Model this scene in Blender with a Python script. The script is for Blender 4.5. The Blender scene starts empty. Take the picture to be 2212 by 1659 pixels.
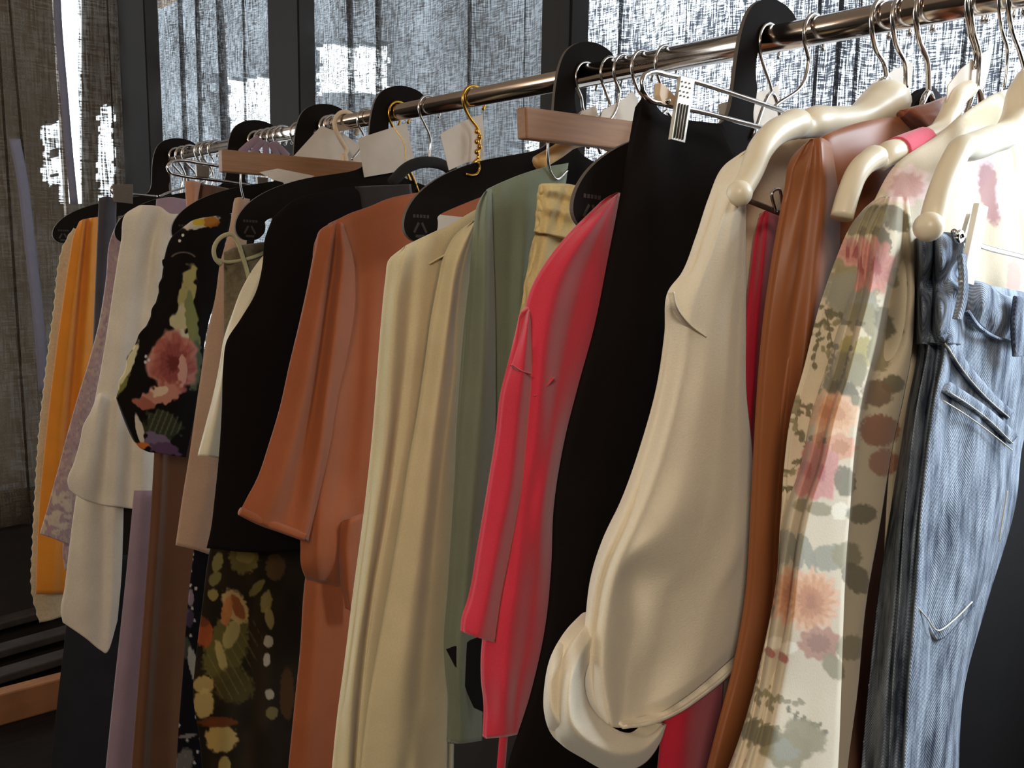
import bpy, bmesh, math, random
import numpy as np
from mathutils import Vector, Matrix
random.seed(7); rng = np.random.RandomState(7)
SC = bpy.context.scene
COL = SC.collection

# ------------------------------------------------------------------ camera
F = 1850.0; CX, CY = 1106.0, 829.5
VPX, VPY = -600.0, 527.0            # where the clothes rail vanishes
def nrm(v): v = np.array(v, float); return v / np.linalg.norm(v)
yc = nrm([(VPX-CX)/F, -(VPY-CY)/F, -1.0])             # world +Y (along the rail) seen from the camera
k = 0.018
a_, b_ = math.sin(k), math.cos(k)
q_ = -(a_*yc[0] + b_*yc[1]) / yc[2]
zc = nrm([a_, b_, q_])
xc = np.cross(yc, zc)
R = np.array([xc, yc, zc])                            # camera -> world
D = 0.75
CAM = np.array([-D, 0.0, 1.40])
cam = bpy.data.cameras.new('camera'); cam.sensor_width = 36; cam.lens = F*36/2212; cam.clip_start = 0.02
camo = bpy.data.objects.new('camera', cam); COL.objects.link(camo)
M = Matrix([list(R[0])+[CAM[0]], list(R[1])+[CAM[1]], list(R[2])+[CAM[2]], [0,0,0,1]])
camo.matrix_world = M
SC.camera = camo
# ------------------------------------------------------------------ exposure, sky, lights
SC.view_settings.view_transform = 'Standard'; SC.view_settings.look = 'None'
SC.view_settings.gamma = 1; SC.view_settings.use_curve_mapping = False
SC.view_settings.exposure = -0.08
W = bpy.data.worlds.new('sky'); SC.world = W; W.use_nodes = True
bg = W.node_tree.nodes['Background']; bg.inputs[0].default_value = (0.85, 0.94, 1.0, 1); bg.inputs[1].default_value = 4.6
def area(name, loc, target, size, sy, power, colr):
    l = bpy.data.lights.new(name, 'AREA'); l.shape = 'RECTANGLE'; l.size = size; l.size_y = sy
    l.energy = power; l.color = colr
    o = bpy.data.objects.new(name, l); COL.objects.link(o); o.location = loc
    o.rotation_euler = (Vector(target)-Vector(loc)).to_track_quat('-Z', 'Y').to_euler()
    return o
def bulb(name, loc, r, power, colr):
    l = bpy.data.lights.new(name, 'POINT'); l.shadow_soft_size = r; l.energy = power; l.color = colr
    o = bpy.data.objects.new(name, l); COL.objects.link(o); o.location = loc
bulb('warm_room_lamp', (-1.9, -0.90, 2.12), .22, 88, (1.0, 0.90, 0.76))
bulb('warm_aisle_lamp', (-2.0, 2.3, 2.2), .2, 26, (1.0, 0.87, 0.70))
wd = area('side_window_daylight', (0.60, -0.34, 1.92), (-0.12, 0.27, 1.30), 0.4, 0.45, 3.3, (0.74, 0.87, 1.0)); wd.data.spread = math.radians(58)

# ------------------------------------------------------------------ pixel -> place
def ray(px, py):
    px = np.asarray(px, float); py = np.asarray(py, float)
    d = np.stack([(px-CX)/F, -(py-CY)/F, -np.ones_like(px)], -1)
    return d @ np.array([xc, yc, zc]).T
def onY(px, py, Y):
    d = ray(px, py); t = (Y-CAM[1])/d[..., 1]
    return CAM + d*t[..., None]
def onX(px, py, X):
    d = ray(px, py); t = (X-CAM[0])/d[..., 0]
    return CAM + d*t[..., None]
def P(px, py, Y): return Vector(onY(px, py, Y))
# the rail: X = 0 plane; height from one pixel on its axis
ROD = onX(1793, 61, 0.0); RZ = float(ROD[2]); RR = 0.0125
def YH(px):                                           # rail position seen at image column px
    lo, hi = 0.05, 6.0
    for _ in range(50):
        m = (lo+hi)/2
        c = R @ 0 if False else np.array([0-CAM[0], m-CAM[1], RZ-CAM[2]])
        cc = np.array([c@np.array([xc[0],yc[0],zc[0]]), c@np.array([xc[1],yc[1],zc[1]]), c@np.array([xc[2],yc[2],zc[2]])])
        x = CX + F*cc[0]/-cc[2]
        if x > px: lo = m
        else: hi = m
    return (lo+hi)/2
def proj(p):
    c = np.array(p)-CAM
    cc = [c@np.array([xc[i],yc[i],zc[i]]) for i in range(3)]
    return CX+F*cc[0]/-cc[2], CY-F*cc[1]/-cc[2]

# ------------------------------------------------------------------ materials
def lin(c):
    return tuple(((v/255)/12.92 if v/255 <= 0.04045 else ((v/255+0.055)/1.055)**2.4) for v in c)
MC = {}
def nodes(name):
    m = bpy.data.materials.new(name); m.use_nodes = True
    nt = m.node_tree; b = nt.nodes['Principled BSDF']
    return m, nt, b
def fabric(name, rgb, rough=0.85, weave=900, bump=0.25, sheen=0.25, var=0.12, spec=0.2, stretch=(1,1,1), vcol=False):
    if name in MC: return MC[name]
    m, nt, b = nodes(name); L = nt.links.new
    tc = nt.nodes.new('ShaderNodeTexCoord'); mp = nt.nodes.new('ShaderNodeMapping'); mp.inputs['Scale'].default_value = stretch
    L(tc.outputs['Object'], mp.inputs[0])
    n1 = nt.nodes.new('ShaderNodeTexNoise'); n1.inputs['Scale'].default_value = weave; n1.inputs['Detail'].default_value = 3
    n2 = nt.nodes.new('ShaderNodeTexNoise'); n2.inputs['Scale'].default_value = 22; n2.inputs['Detail'].default_value = 4
    L(mp.outputs[0], n1.inputs[0]); L(mp.outputs[0], n2.inputs[0])
    add = nt.nodes.new('ShaderNodeMath'); add.operation = 'ADD'; L(n1.outputs[0], add.inputs[0]); L(n2.outputs[0], add.inputs[1])
    mr = nt.nodes.new('ShaderNodeMapRange'); L(add.outputs[0], mr.inputs[0])
    mr.inputs[1].default_value = 0.6; mr.inputs[2].default_value = 1.4; mr.inputs[3].default_value = 1-var; mr.inputs[4].default_value = 1+var
    mx = nt.nodes.new('ShaderNodeMix'); mx.data_type = 'RGBA'; mx.blend_type = 'MULTIPLY'; mx.inputs[0].default_value = 1
    if vcol:
        at = nt.nodes.new('ShaderNodeAttribute'); at.attribute_name = 'print'; L(at.outputs['Color'], mx.inputs[6])
    else: mx.inputs[6].default_value = lin(rgb)+(1,)
    L(mr.outputs[0], mx.inputs[7]); L(mx.outputs[2], b.inputs['Base Color'])
    b.inputs['Roughness'].default_value = rough; b.inputs['Specular IOR Level'].default_value = spec
    b.inputs['Sheen Weight'].default_value = sheen; b.inputs['Sheen Roughness'].default_value = 0.5
    bp = nt.nodes.new('ShaderNodeBump'); bp.inputs['Strength'].default_value = bump; bp.inputs['Distance'].default_value = 0.0006
    L(n1.outputs[0], bp.inputs['Height']); L(bp.outputs[0], b.inputs['Normal'])
    MC[name] = m; return m
def solid(name, rgb, rough=0.5, metal=0.0, spec=0.5, noise=0.06, nscale=60, stretch=(1,1,1), trans=0):
    if name in MC: return MC[name]
    m, nt, b = nodes(name); L = nt.links.new
    tc = nt.nodes.new('ShaderNodeTexCoord'); mp = nt.nodes.new('ShaderNodeMapping'); mp.inputs['Scale'].default_value = stretch
    n = nt.nodes.new('ShaderNodeTexNoise'); n.inputs['Scale'].default_value = nscale; n.inputs['Detail'].default_value = 5
    L(tc.outputs['Object'], mp.inputs[0]); L(mp.outputs[0], n.inputs[0])
    mr = nt.nodes.new('ShaderNodeMapRange'); L(n.outputs[0], mr.inputs[0]); mr.inputs[1].default_value = .3; mr.inputs[2].default_value = .7
    mr.inputs[3].default_value = 1-noise; mr.inputs[4].default_value = 1+noise
    mx = nt.nodes.new('ShaderNodeMix'); mx.data_type = 'RGBA'; mx.blend_type = 'MULTIPLY'; mx.inputs[0].default_value = 1
    mx.inputs[6].default_value = lin(rgb)+(1,); L(mr.outputs[0], mx.inputs[7]); L(mx.outputs[2], b.inputs['Base Color'])
    b.inputs['Roughness'].default_value = rough; b.inputs['Metallic'].default_value = metal; b.inputs['Specular IOR Level'].default_value = spec
    MC[name] = m; return m
CHROME = solid('chrome', (205,200,196), 0.14, 1.0, noise=0.03)
ROD_M = solid('chrome_rail_metal', (190,176,164), 0.16, 1.0, noise=0.10, nscale=18, stretch=(1,.3,1))
GOLD = solid('gold_metal', (212,160,70), 0.22, 1.0)
BLACKCARD = solid('black_hanger_board', (25,21,19), 0.9, 0, 0.08)
BOARD_EDGE = solid('hanger_board_edge', (92,82,74), 0.7, 0, 0.3)
IVORY = solid('ivory_plastic', (226,213,186), 0.38, 0, 0.5, noise=0.03)
WOOD = solid('hanger_wood', (140,98,64), 0.55, 0, 0.4, noise=0.15, nscale=14, stretch=(1,8,22))
PALEWOOD = solid('pale_hanger_wood', (214,164,100), 0.5, 0, 0.4, noise=0.1, nscale=14, stretch=(1,8,22))
PAPER = solid('tag_card', (205,192,178), 0.85, 0, 0.2, noise=0.04)
def denim_mat():
    m, nt, b = nodes('washed_denim'); L = nt.links.new
    tc = nt.nodes.new('ShaderNodeTexCoord')
    mp = nt.nodes.new('ShaderNodeMapping'); mp.inputs['Scale'].default_value = (1, 1, .28); L(tc.outputs['Object'], mp.inputs[0])
    n = nt.nodes.new('ShaderNodeTexNoise'); n.inputs['Scale'].default_value = 55; n.inputs['Detail'].default_value = 8; n.inputs['Roughness'].default_value = .68; L(mp.outputs[0], n.inputs[0])
    cr = nt.nodes.new('ShaderNodeValToRGB'); L(n.outputs[0], cr.inputs[0])
    cr.color_ramp.elements[0].position = .36; cr.color_ramp.elements[0].color = lin((66,74,90))+(1,)
    cr.color_ramp.elements[1].position = .62; cr.color_ramp.elements[1].color = lin((164,174,188))+(1,)
    w = nt.nodes.new('ShaderNodeTexWave'); w.inputs['Scale'].default_value = 230; w.bands_direction = 'DIAGONAL'; w.inputs['Distortion'].default_value = 1.5
    w.inputs['Detail Scale'].default_value = 4
    L(tc.outputs['Object'], w.inputs[0])
    mr = nt.nodes.new('ShaderNodeMapRange'); L(w.outputs['Fac'], mr.inputs[0]); mr.inputs[3].default_value = .62; mr.inputs[4].default_value = 1.12
    mx = nt.nodes.new('ShaderNodeMix'); mx.data_type = 'RGBA'; mx.blend_type = 'MULTIPLY'; mx.inputs[0].default_value = 1
    L(cr.outputs[0], mx.inputs[6]); L(mr.outputs[0], mx.inputs[7]); L(mx.outputs[2], b.inputs['Base Color'])
    b.inputs['Roughness'].default_value = .9; b.inputs['Specular IOR Level'].default_value = .15
    bp = nt.nodes.new('ShaderNodeBump'); bp.inputs['Strength'].default_value = .5; bp.inputs['Distance'].default_value = .0006; L(w.outputs['Fac'], bp.inputs['Height'])
    bp2 = nt.nodes.new('ShaderNodeBump'); bp2.inputs['Strength'].default_value = .6; bp2.inputs['Distance'].default_value = .004; L(n.outputs[0], bp2.inputs['Height'])
    L(bp.outputs[0], bp2.inputs['Normal']); L(bp2.outputs[0], b.inputs['Normal'])
    return m
DENIM = denim_mat()
THREAD = solid('pale_stitching', (196,190,178), .8)

# ------------------------------------------------------------------ mesh helpers
def link(o, parent=None):
    COL.objects.link(o)
    if parent is not None: o.parent = parent
    return o
def mesh_obj(name, verts, faces, mat, parent=None, smooth=True):
    me = bpy.data.meshes.new(name); me.from_pydata([tuple(map(float, v)) for v in verts], [], faces)
    if mat: me.materials.append(mat)
    if smooth: me.polygons.foreach_set('use_smooth', [True]*len(me.polygons))
    me.update(); return link(bpy.data.objects.new(name, me), parent)
def tag(o, label, cat=None, group=None, kind=None):
    o['label'] = label
    if cat: o['category'] = cat
    if group: o['group'] = group
    if kind: o['kind'] = kind
    return o
def structure(o, label=None):
    o['kind'] = 'structure'
    if label: o['label'] = label
    return o
def thing(name, label, cat, group=None):
    o = bpy.data.objects.new(name, None); COL.objects.link(o); o.empty_display_size = .02
    return tag(o, label, cat, group)
def curve_pts(pts, n):
    pts = np.array(pts, float)
    if len(pts) == 1: return np.repeat(pts, n, 0)
    d = np.linalg.norm(np.diff(pts[:, :2], axis=0), axis=1); d = np.maximum(d, 1e-6)
    s = np.concatenate([[0], np.cumsum(d)])
    m = np.zeros_like(pts)
    sec = np.diff(pts, axis=0)/d[:, None]
    m[0] = sec[0]; m[-1] = sec[-1]
    for i in range(1, len(pts)-1): m[i] = (sec[i-1]*d[i]+sec[i]*d[i-1])/(d[i-1]+d[i])
    t = np.linspace(0, s[-1], n); idx = np.clip(np.searchsorted(s, t, 'right')-1, 0, len(d)-1)
    h = d[idx][:, None]; u = ((t-s[idx])/d[idx])[:, None]
    p0, p1, m0, m1 = pts[idx], pts[idx+1], m[idx], m[idx+1]
    return (2*u**3-3*u**2+1)*p0+(u**3-2*u**2+u)*h*m0+(-2*u**3+3*u**2)*p1+(u**3-u**2)*h*m1
_ph = rng.rand(64)*6.28
def wob(x, y, s, i=0):                                   # smooth pseudo noise in -1..1
    return (np.sin(x*s+_ph[i]+1.7*np.sin(y*s*.63+_ph[i+1]))+np.sin(y*s*.81+_ph[i+2]+1.3*np.sin(x*s*1.27+_ph[i+3]))+.6*np.sin((x+y)*s*1.9+_ph[i+4]))/2.6
def hsh(x, y):                                            # value noise
    xi, yi = np.floor(x), np.floor(y); xf, yf = x-xi, y-yi
    xf = xf*xf*(3-2*xf); yf = yf*yf*(3-2*yf)
    h = lambda a, b: np.modf(np.abs(np.sin(a*127.1+b*311.7)*43758.5453))[0]
    return (h(xi, yi)*(1-xf)+h(xi+1, yi)*xf)*(1-yf)+(h(xi, yi+1)*(1-xf)+h(xi+1, yi+1)*xf)*yf
def cloth(name, Y0, cols, mat, parent=None, T=.008, nu=10, nv=60, wr=.0012, wrs=.02, edge=None, printer=None, sharp=False, folds=(), top=.04, bottom=0.0):
    """columns of (px, py, lift) down the garment; lofted across, given two faces and a thickness"""
    C = []
    for c in cols:
        c = [tuple(p)+(0.0,) if len(p) == 2 else tuple(p) for p in c]
        C.append(curve_pts(c, nv))
    C = np.array(C)                                       # K, nv, 3
    K = len(cols); n = (K-1)*nu+1
    t = np.linspace(0, K-1, n); i0 = np.clip(np.floor(t).astype(int), 0, K-2); u = (t-i0)[:, None, None]
    if sharp: G = C[i0]*(1-u)+C[i0+1]*u
    else:
        Mt = np.zeros_like(C); Mt[0] = C[1]-C[0]; Mt[-1] = C[-1]-C[-2]
        if K > 2: Mt[1:-1] = (C[2:]-C[:-2])/2
        G = (2*u**3-3*u**2+1)*C[i0]+(u**3-2*u**2+u)*Mt[i0]+(-2*u**3+3*u**2)*C[i0+1]+(u**3-u**2)*Mt[i0+1]
        us = u*u*(3-2*u); G[..., 2] = (C[i0]*(1-us)+C[i0+1]*us)[..., 2]
    px, py, dz = G[..., 0], G[..., 1], G[..., 2]
    if edge is not None:
        e = edge(py[0]); px[0] += e
        px[1] += e*.6
    U = (t/(K-1))[:, None]*np.ones((1, nv)); V = np.ones((n, 1))*np.linspace(0, 1, nv)[None]
    h = T*np.sqrt(np.clip(1-np.abs(2*U-1)**3, 0, 1))
    h = h*np.clip(np.sqrt(np.clip(V/top, 0, 1)), .12, 1)
    if bottom > 0: h = h*np.clip(np.sqrt(np.clip((1-V)/bottom, 0, 1)), .15, 1)
    f = dz + wr*wob(px, py*.35, wrs, 3)
    for (ut, ub, wl, wrr, amp, v0, v1) in folds:
        c = ut+(ub-ut)*V; dd = U-c; w = np.where(dd < 0, wl, wrr)
        env = np.clip((V-v0)/.12, 0, 1)*np.clip((v1-V)/.12, 0, 1) if v1 < 1 else np.clip((V-v0)/.12, 0, 1)
        f = f+amp*np.exp(-(dd/w)**2)*env
    Yf = Y0-h-f
    A = onY(px.ravel(), py.ravel(), Yf.ravel())
    B = A.copy(); B[:, 1] = (Yf+2*h+.0012).ravel()
    V3 = np.concatenate([A, B]); N = n*nv
    ii, jj = np.meshgrid(np.arange(n-1), np.arange(nv-1), indexing='ij')
    a = (ii*nv+jj).ravel(); b = a+nv; c2 = b+1; d = a+1
    Fq = [np.stack([a, b, c2, d], 1), np.stack([a+N, d+N, c2+N, b+N], 1)]
    j = np.arange(nv-1)
    Fq.append(np.stack([j, j+1, j+1+N, j+N], 1)); r = (n-1)*nv
    Fq.append(np.stack([r+j, r+j+N, r+j+1+N, r+j+1], 1))
    i = np.arange(n-1)*nv
    Fq.append(np.stack([i, i+N, i+nv+N, i+nv], 1)); i = i+nv-1
    Fq.append(np.stack([i, i+nv, i+nv+N, i+N], 1))
    Fq = np.concatenate(Fq)
    me = bpy.data.meshes.new(name)
    me.vertices.add(len(V3)); me.vertices.foreach_set('co', V3.ravel())
    me.loops.add(len(Fq)*4); me.loops.foreach_set('vertex_index', Fq.ravel())
    me.polygons.add(len(Fq)); me.polygons.foreach_set('loop_start', np.arange(len(Fq))*4)
    me.polygons.foreach_set('use_smooth', np.ones(len(Fq), bool))
    me.update(calc_edges=True)
    if printer is not None:
        rgb = printer(px.ravel(), py.ravel())
        rgb = np.where(rgb <= .04045, rgb/12.92, ((rgb+.055)/1.055)**2.4)
        at = me.color_attributes.new('print', 'FLOAT_COLOR', 'POINT')
        full = np.ones((len(V3), 4)); full[:N, :3] = rgb; full[N:, :3] = rgb
        at.data.foreach_set('color', full.ravel())
    me.materials.append(mat)
    return link(bpy.data.objects.new(name, me), parent)
def tube(name, pts, r, mat, parent=None, ns=10, n=None, flat=1.0, smooth_pts=True):
    """round bar through world points; r may be a list"""
    pts = [Vector(p) for p in pts]
    rr = list(r) if hasattr(r, '__len__') else [r]*len(pts)
    if smooth_pts and len(pts) > 2:
        n = n or len(pts)*6
        arr = np.array([list(p)+[q] for p, q in zip(pts, rr)])
        d = np.linalg.norm(np.diff(arr[:, :3], axis=0), axis=1); d = np.maximum(d, 1e-7); s = np.concatenate([[0], np.cumsum(d)])
        t = np.linspace(0, s[-1], n)
        sec = np.diff(arr, axis=0)/d[:, None]; m = np.zeros_like(arr); m[0] = sec[0]; m[-1] = sec[-1]
        for i in range(1, len(arr)-1): m[i] = (sec[i-1]*d[i]+sec[i]*d[i-1])/(d[i-1]+d[i])
        idx = np.clip(np.searchsorted(s, t, 'right')-1, 0, len(d)-1); hh = d[idx][:, None]; u = ((t-s[idx])/d[idx])[:, None]
        arr = (2*u**3-3*u**2+1)*arr[idx]+(u**3-2*u**2+u)*hh*m[idx]+(-2*u**3+3*u**2)*arr[idx+1]+(u**3-u**2)*hh*m[idx+1]
        pts = [Vector(a[:3]) for a in arr]; rr = [max(a[3], 1e-5) for a in arr]
    verts, faces = [], []; up = None
    for i, p in enumerate(pts):
        d = (pts[min(i+1, len(pts)-1)]-pts[max(i-1, 0)]).normalized()
        if up is None: up = Vector((0, 1, 0)) if abs(d.y) < .9 else Vector((1, 0, 0))
        s = d.cross(up).normalized(); up = s.cross(d).normalized()
        for kk in range(ns):
            a = 2*math.pi*kk/ns; verts.append(p+(s*math.cos(a)+up*math.sin(a)*flat)*rr[i])
    for i in range(len(pts)-1):
        for kk in range(ns):
            faces.append((i*ns+kk, i*ns+(kk+1) % ns, (i+1)*ns+(kk+1) % ns, (i+1)*ns+kk))
    faces.append(tuple(range(ns))[::-1]); faces.append(tuple((len(pts)-1)*ns+q for q in range(ns)))
    return mesh_obj(name, verts, faces, mat, parent)
def ptube(name, pix, Y, r, mat, parent=None, **kw):
    return tube(name, [P(p[0], p[1], Y-(p[2] if len(p) > 2 else 0)) for p in pix], r, mat, parent, **kw)
def slab(name, pix, Y, th, mat, parent=None, bevel=0, lifts=None):
    """flat board with an outline, given real thickness"""
    bm = bmesh.new(); vs = [bm.verts.new(P(x, y, Y-(lifts[i] if lifts else 0))) for i, (x, y) in enumerate(pix)]
    f = bm.faces.new(vs); r = bmesh.ops.extrude_face_region(bm, geom=[f])
    for v in [g for g in r['geom'] if isinstance(g, bmesh.types.BMVert)]: v.co.y += th
    bmesh.ops.recalc_face_normals(bm, faces=bm.faces)
    if bevel: bmesh.ops.bevel(bm, geom=list(bm.edges), offset=bevel, segments=2, affect='EDGES', profile=.5)
    me = bpy.data.meshes.new(name); bm.to_mesh(me); bm.free(); me.materials.append(mat)
    return link(bpy.data.objects.new(name, me), parent)
def boxm(name, lo, hi, mat, parent=None, bevel=0):
    bm = bmesh.new(); bmesh.ops.create_cube(bm, size=1)
    for v in bm.verts: v.co = Vector([(lo[i]+hi[i])/2+v.co[i]*(hi[i]-lo[i]) for i in range(3)])
    if bevel: bmesh.ops.bevel(bm, geom=list(bm.edges), offset=bevel, segments=2, affect='EDGES')
    me = bpy.data.meshes.new(name); bm.to_mesh(me); bm.free(); me.materials.append(mat)
    return link(bpy.data.objects.new(name, me), parent)
def ball(name, c, r, mat, parent=None, sx=1):
    bm = bmesh.new(); bmesh.ops.create_uvsphere(bm, u_segments=20, v_segments=12, radius=r)
    for v in bm.verts: v.co.y *= sx; v.co += Vector(c)
    for f in bm.faces: f.smooth = True
    me = bpy.data.meshes.new(name); bm.to_mesh(me); bm.free(); me.materials.append(mat)
    return link(bpy.data.objects.new(name, me), parent)

# ------------------------------------------------------------------ the room
XC = 0.44                                                # curtain plane behind the rail
YE = 3.45                                                # end curtain
wallm = solid('dark_plaster', (52,46,42), .9, noise=.2, nscale=6)
floorm = solid('dark_floor', (28,22,18), .95, 0, .1, noise=.3, nscale=9, stretch=(1,6,1))
timber = solid('dark_post_timber', (25,19,16), .8, noise=.2, nscale=12, stretch=(4,4,.6))
structure(boxm('floor', (-3.2, -1.8, -.1), (1.0, 4.6, 0), floorm))
structure(boxm('ceiling', (-3.2, -1.8, 2.62), (1.0, 4.6, 2.72), solid('tan_ceiling_boards', (178,160,142), .9, noise=.15, nscale=5, stretch=(1,6,1))))
structure(boxm('wall_left', (-3.2, -1.8, 0), (-3.1, 4.6, 2.62), wallm))
structure(boxm('wall_front', (-3.1, -1.8, 0), (1.0, -1.7, 2.62), wallm))
structure(boxm('wall_right', (XC+.10, -1.7, 0), (XC+.20, YE+.2, 1.02), wallm))      # parapet under the window band
structure(boxm('wall_right', (XC+.10, -1.7, 1.02), (XC+.20, -.62, 2.62), wallm))  # unseen wall piece added to keep sky light off the black clothes
structure(boxm('wall_back', (-3.1, YE+.14, 0), (XC+.10, YE+.24, .50), wallm))
def hx(px, X): return float(onX(px, 300, X)[1])
def post(x0, x1, name, th=.05, X=XC-.05):
    y1, y0 = hx(x0, X), hx(x1, X)
    structure(boxm(name, (X, y0, 0), (X+th, y1, 2.62), timber, bevel=.004))
post(1162, 1226, 'trim_1'); post(583, 648, 'trim_2'); post(266, 322, 'trim_3')
structure(boxm('trim_4', (XC+.10, -1.7, 2.45), (XC+.2, YE+.2, 2.62), timber))
# clear glass in the window band behind the curtains
g, nt, b = nodes('window_glass'); b.inputs['Transmission Weight'].default_value = 1; b.inputs['Roughness'].default_value = 0; b.inputs['IOR'].default_value = 1.0
b.inputs['Base Color'].default_value = (.93,.97,1,1)
# added screens outside: block sky so the cloth reads grey, gaps make bright patches
def sky_screen(name, Xp, Yp, cells_x, cells_y, holes, mat, label):
    vs, fs = [], []
    xs = sorted(set(cells_x)); ys = sorted(set(cells_y)); off = .12
    for i in range(len(xs)-1):
        for j in range(len(ys)-1):
            mx_, my_ = (xs[i]+xs[i+1])/2, (ys[j]+ys[j+1])/2
            def inh(h):
                n1 = (float(hsh(np.array([mx_*.07+3]), np.array([my_*.09]))[0])-.5)*16 if h[4:] == () else 0
                return h[0]+n1 < mx_ < h[1]-n1 and h[2]+n1*1.2 < my_ < h[3]-n1*1.2
            if any(inh(h) for h in holes): continue
            q = [(xs[i], ys[j]), (xs[i+1], ys[j]), (xs[i+1], ys[j+1]), (xs[i], ys[j+1])]
            A = [onX(x, y, Xp) if Xp is not None else onY(x, y, Yp) for x, y in q]
            Bk = [a+np.array([off, 0, 0]) if Xp is not None else a+np.array([0, off, 0]) for a in A]
            o = len(vs); vs += A+Bk
            fs += [(o, o+1, o+2, o+3), (o+7, o+6, o+5, o+4)]+[(o+k_, o+4+k_, o+4+(k_+1) % 4, o+(k_+1) % 4) for k_ in range(4)]
    ob = mesh_obj(name, vs, fs, mat, smooth=False)
    tag(ob, label, 'sky screen')
screenm = solid('sky_screen_grey', (130,135,140), .9, noise=.25, nscale=2.5)
sky_screen('sky_screen_side', XC+1.6, None, [262,345]+list(range(430,880,7))+[1060]+list(range(1088,1200,7))+[1200], [-260,-40]+list(range(60,380,7))+[620],
       [(462,590,160,300), (652,838,90,205), (1098,1200,240,352)], screenm, 'added grey sky screen outside, seen dimly through the curtain behind the rail')
screenm2 = solid('sky_screen_brown', (70,64,56), .9, noise=.3, nscale=3)  # added end screen, cut open where sky shows through the end curtain
sky_screen('sky_screen_end', None, YE+1.3, [-260,30]+list(range(72,290,5))+[330], [-260,-20]+list(range(200,460,6))+[1100],
       [(92,128,262,400), (128,190,-300,440,1), (212,262,225,432)], screenm2, 'added brown sky screen outside beyond the end curtain at far left')
# see-through woven curtain cloth
def weave_mat(name, rgb, lo, hi, axis, coarse=1.0, back=.35, r0=1.10, r1=1.52):
    m = bpy.data.materials.new(name); m.use_nodes = True; nt = m.node_tree; L = nt.links.new
    for n_ in list(nt.nodes): nt.nodes.remove(n_)
    out = nt.nodes.new('ShaderNodeOutputMaterial'); tc = nt.nodes.new('ShaderNodeTexCoord')
    def tex(sc, det=2):
        mp = nt.nodes.new('ShaderNodeMapping'); mp.inputs['Scale'].default_value = sc; L(tc.outputs['Object'], mp.inputs[0])
        n_ = nt.nodes.new('ShaderNodeTexNoise'); n_.inputs['Scale'].default_value = 1; n_.inputs['Detail'].default_value = det; L(mp.outputs[0], n_.inputs[0])
        return n_.outputs[0]
    h_ = 330/coarse; 
    sv = (h_, h_, 26) if True else None
    v = tex((h_, h_, 24/coarse)); hz = tex((38/coarse, 38/coarse, 420/coarse)); big = tex((7, 7, 5), 4)
    def mth(op, a, b_=None, v_=None):
        n_ = nt.nodes.new('ShaderNodeMath'); n_.operation = op; L(a, n_.inputs[0])
        if b_ is not None: L(b_, n_.inputs[1])
        if v_ is not None: n_.inputs[1].default_value = v_
        return n_.outputs[0]
    s = mth('ADD', mth('MULTIPLY', v, v_=1.15), hz); s = mth('ADD', s, mth('MULTIPLY', big, v_=.5))
    mr = nt.nodes.new('ShaderNodeMapRange'); L(s, mr.inputs[0]); mr.inputs[1].default_value = r0; mr.inputs[2].default_value = r1
    mr.inputs[3].default_value = lo; mr.inputs[4].default_value = hi; mr.clamp = True
    di = nt.nodes.new('ShaderNodeBsdfDiffuse'); di.inputs[0].default_value = lin(rgb)+(1,)
    tl = nt.nodes.new('ShaderNodeBsdfTranslucent'); tl.inputs[0].default_value = lin(rgb)+(1,)
    mix1 = nt.nodes.new('ShaderNodeMixShader'); mix1.inputs[0].default_value = back; L(di.outputs[0], mix1.inputs[1]); L(tl.outputs[0], mix1.inputs[2])
    tr = nt.nodes.new('ShaderNodeBsdfTransparent'); mix = nt.nodes.new('ShaderNodeMixShader')
    L(mr.outputs[0], mix.inputs[0]); L(tr.outputs[0], mix.inputs[1]); L(mix1.outputs[0], mix.inputs[2]); L(mix.outputs[0], out.inputs[0])
    return m
CURT = weave_mat('sheer_dark_curtain', (74,72,72), .26, 1.0, 'y', coarse=.75)
CURT_R = weave_mat('sheer_blue_grey_curtain', (84,88,98), .34, 1.0, 'y', coarse=.62, r0=1.07, r1=1.42)
CURT_E = weave_mat('heavy_brown_curtain', (76,64,52), .45, 1.0, 'x', coarse=2.0)
def curtain(name, a0, a1, fixed, along, pleats, mat, label, z0, z1=2.45, nz=50, shear=None):
    """cloth hanging from its top; pleats = (position, width, depth, lean)"""
    n = int(abs(a1-a0)/.004)+2; s = np.linspace(a0, a1, n); z = np.linspace(z0, z1, nz)
    S, Z = np.meshgrid(s, z, indexing='ij'); off = .006*np.sin(S*23+.6*np.sin(Z*2))+.004*np.sin(S*61+Z)
    Sh = S.copy()
    if shear: Sh = Sh+shear[0]*np.clip(Z-shear[1], 0, 1)*np.clip(1-np.abs(S-shear[2])/.12, 0, 1)
    for (p, w, dep, ln) in pleats:
        c = p+ln*(Z-RZ); t_ = (S-c)/w; off = off+dep*np.exp(-t_**2); Sh = Sh-1.9*w*t_*np.exp(-t_**2)
    V = np.stack([fixed-off, Sh, Z], -1) if along == 'y' else np.stack([Sh, fixed-off, Z], -1)
    ii, jj = np.meshgrid(np.arange(n-1), np.arange(nz-1), indexing='ij'); a = (ii*nz+jj).ravel()
    ob = mesh_obj(name, V.reshape(-1, 3), [tuple(f) for f in np.stack([a, a+nz, a+nz+1, a+1], 1).tolist()], mat)
    tag(ob, label, 'curtain', None); return ob
def pl(px, w, dep, ln=0.0): return (hx(px, XC), w, dep, ln)
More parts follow.
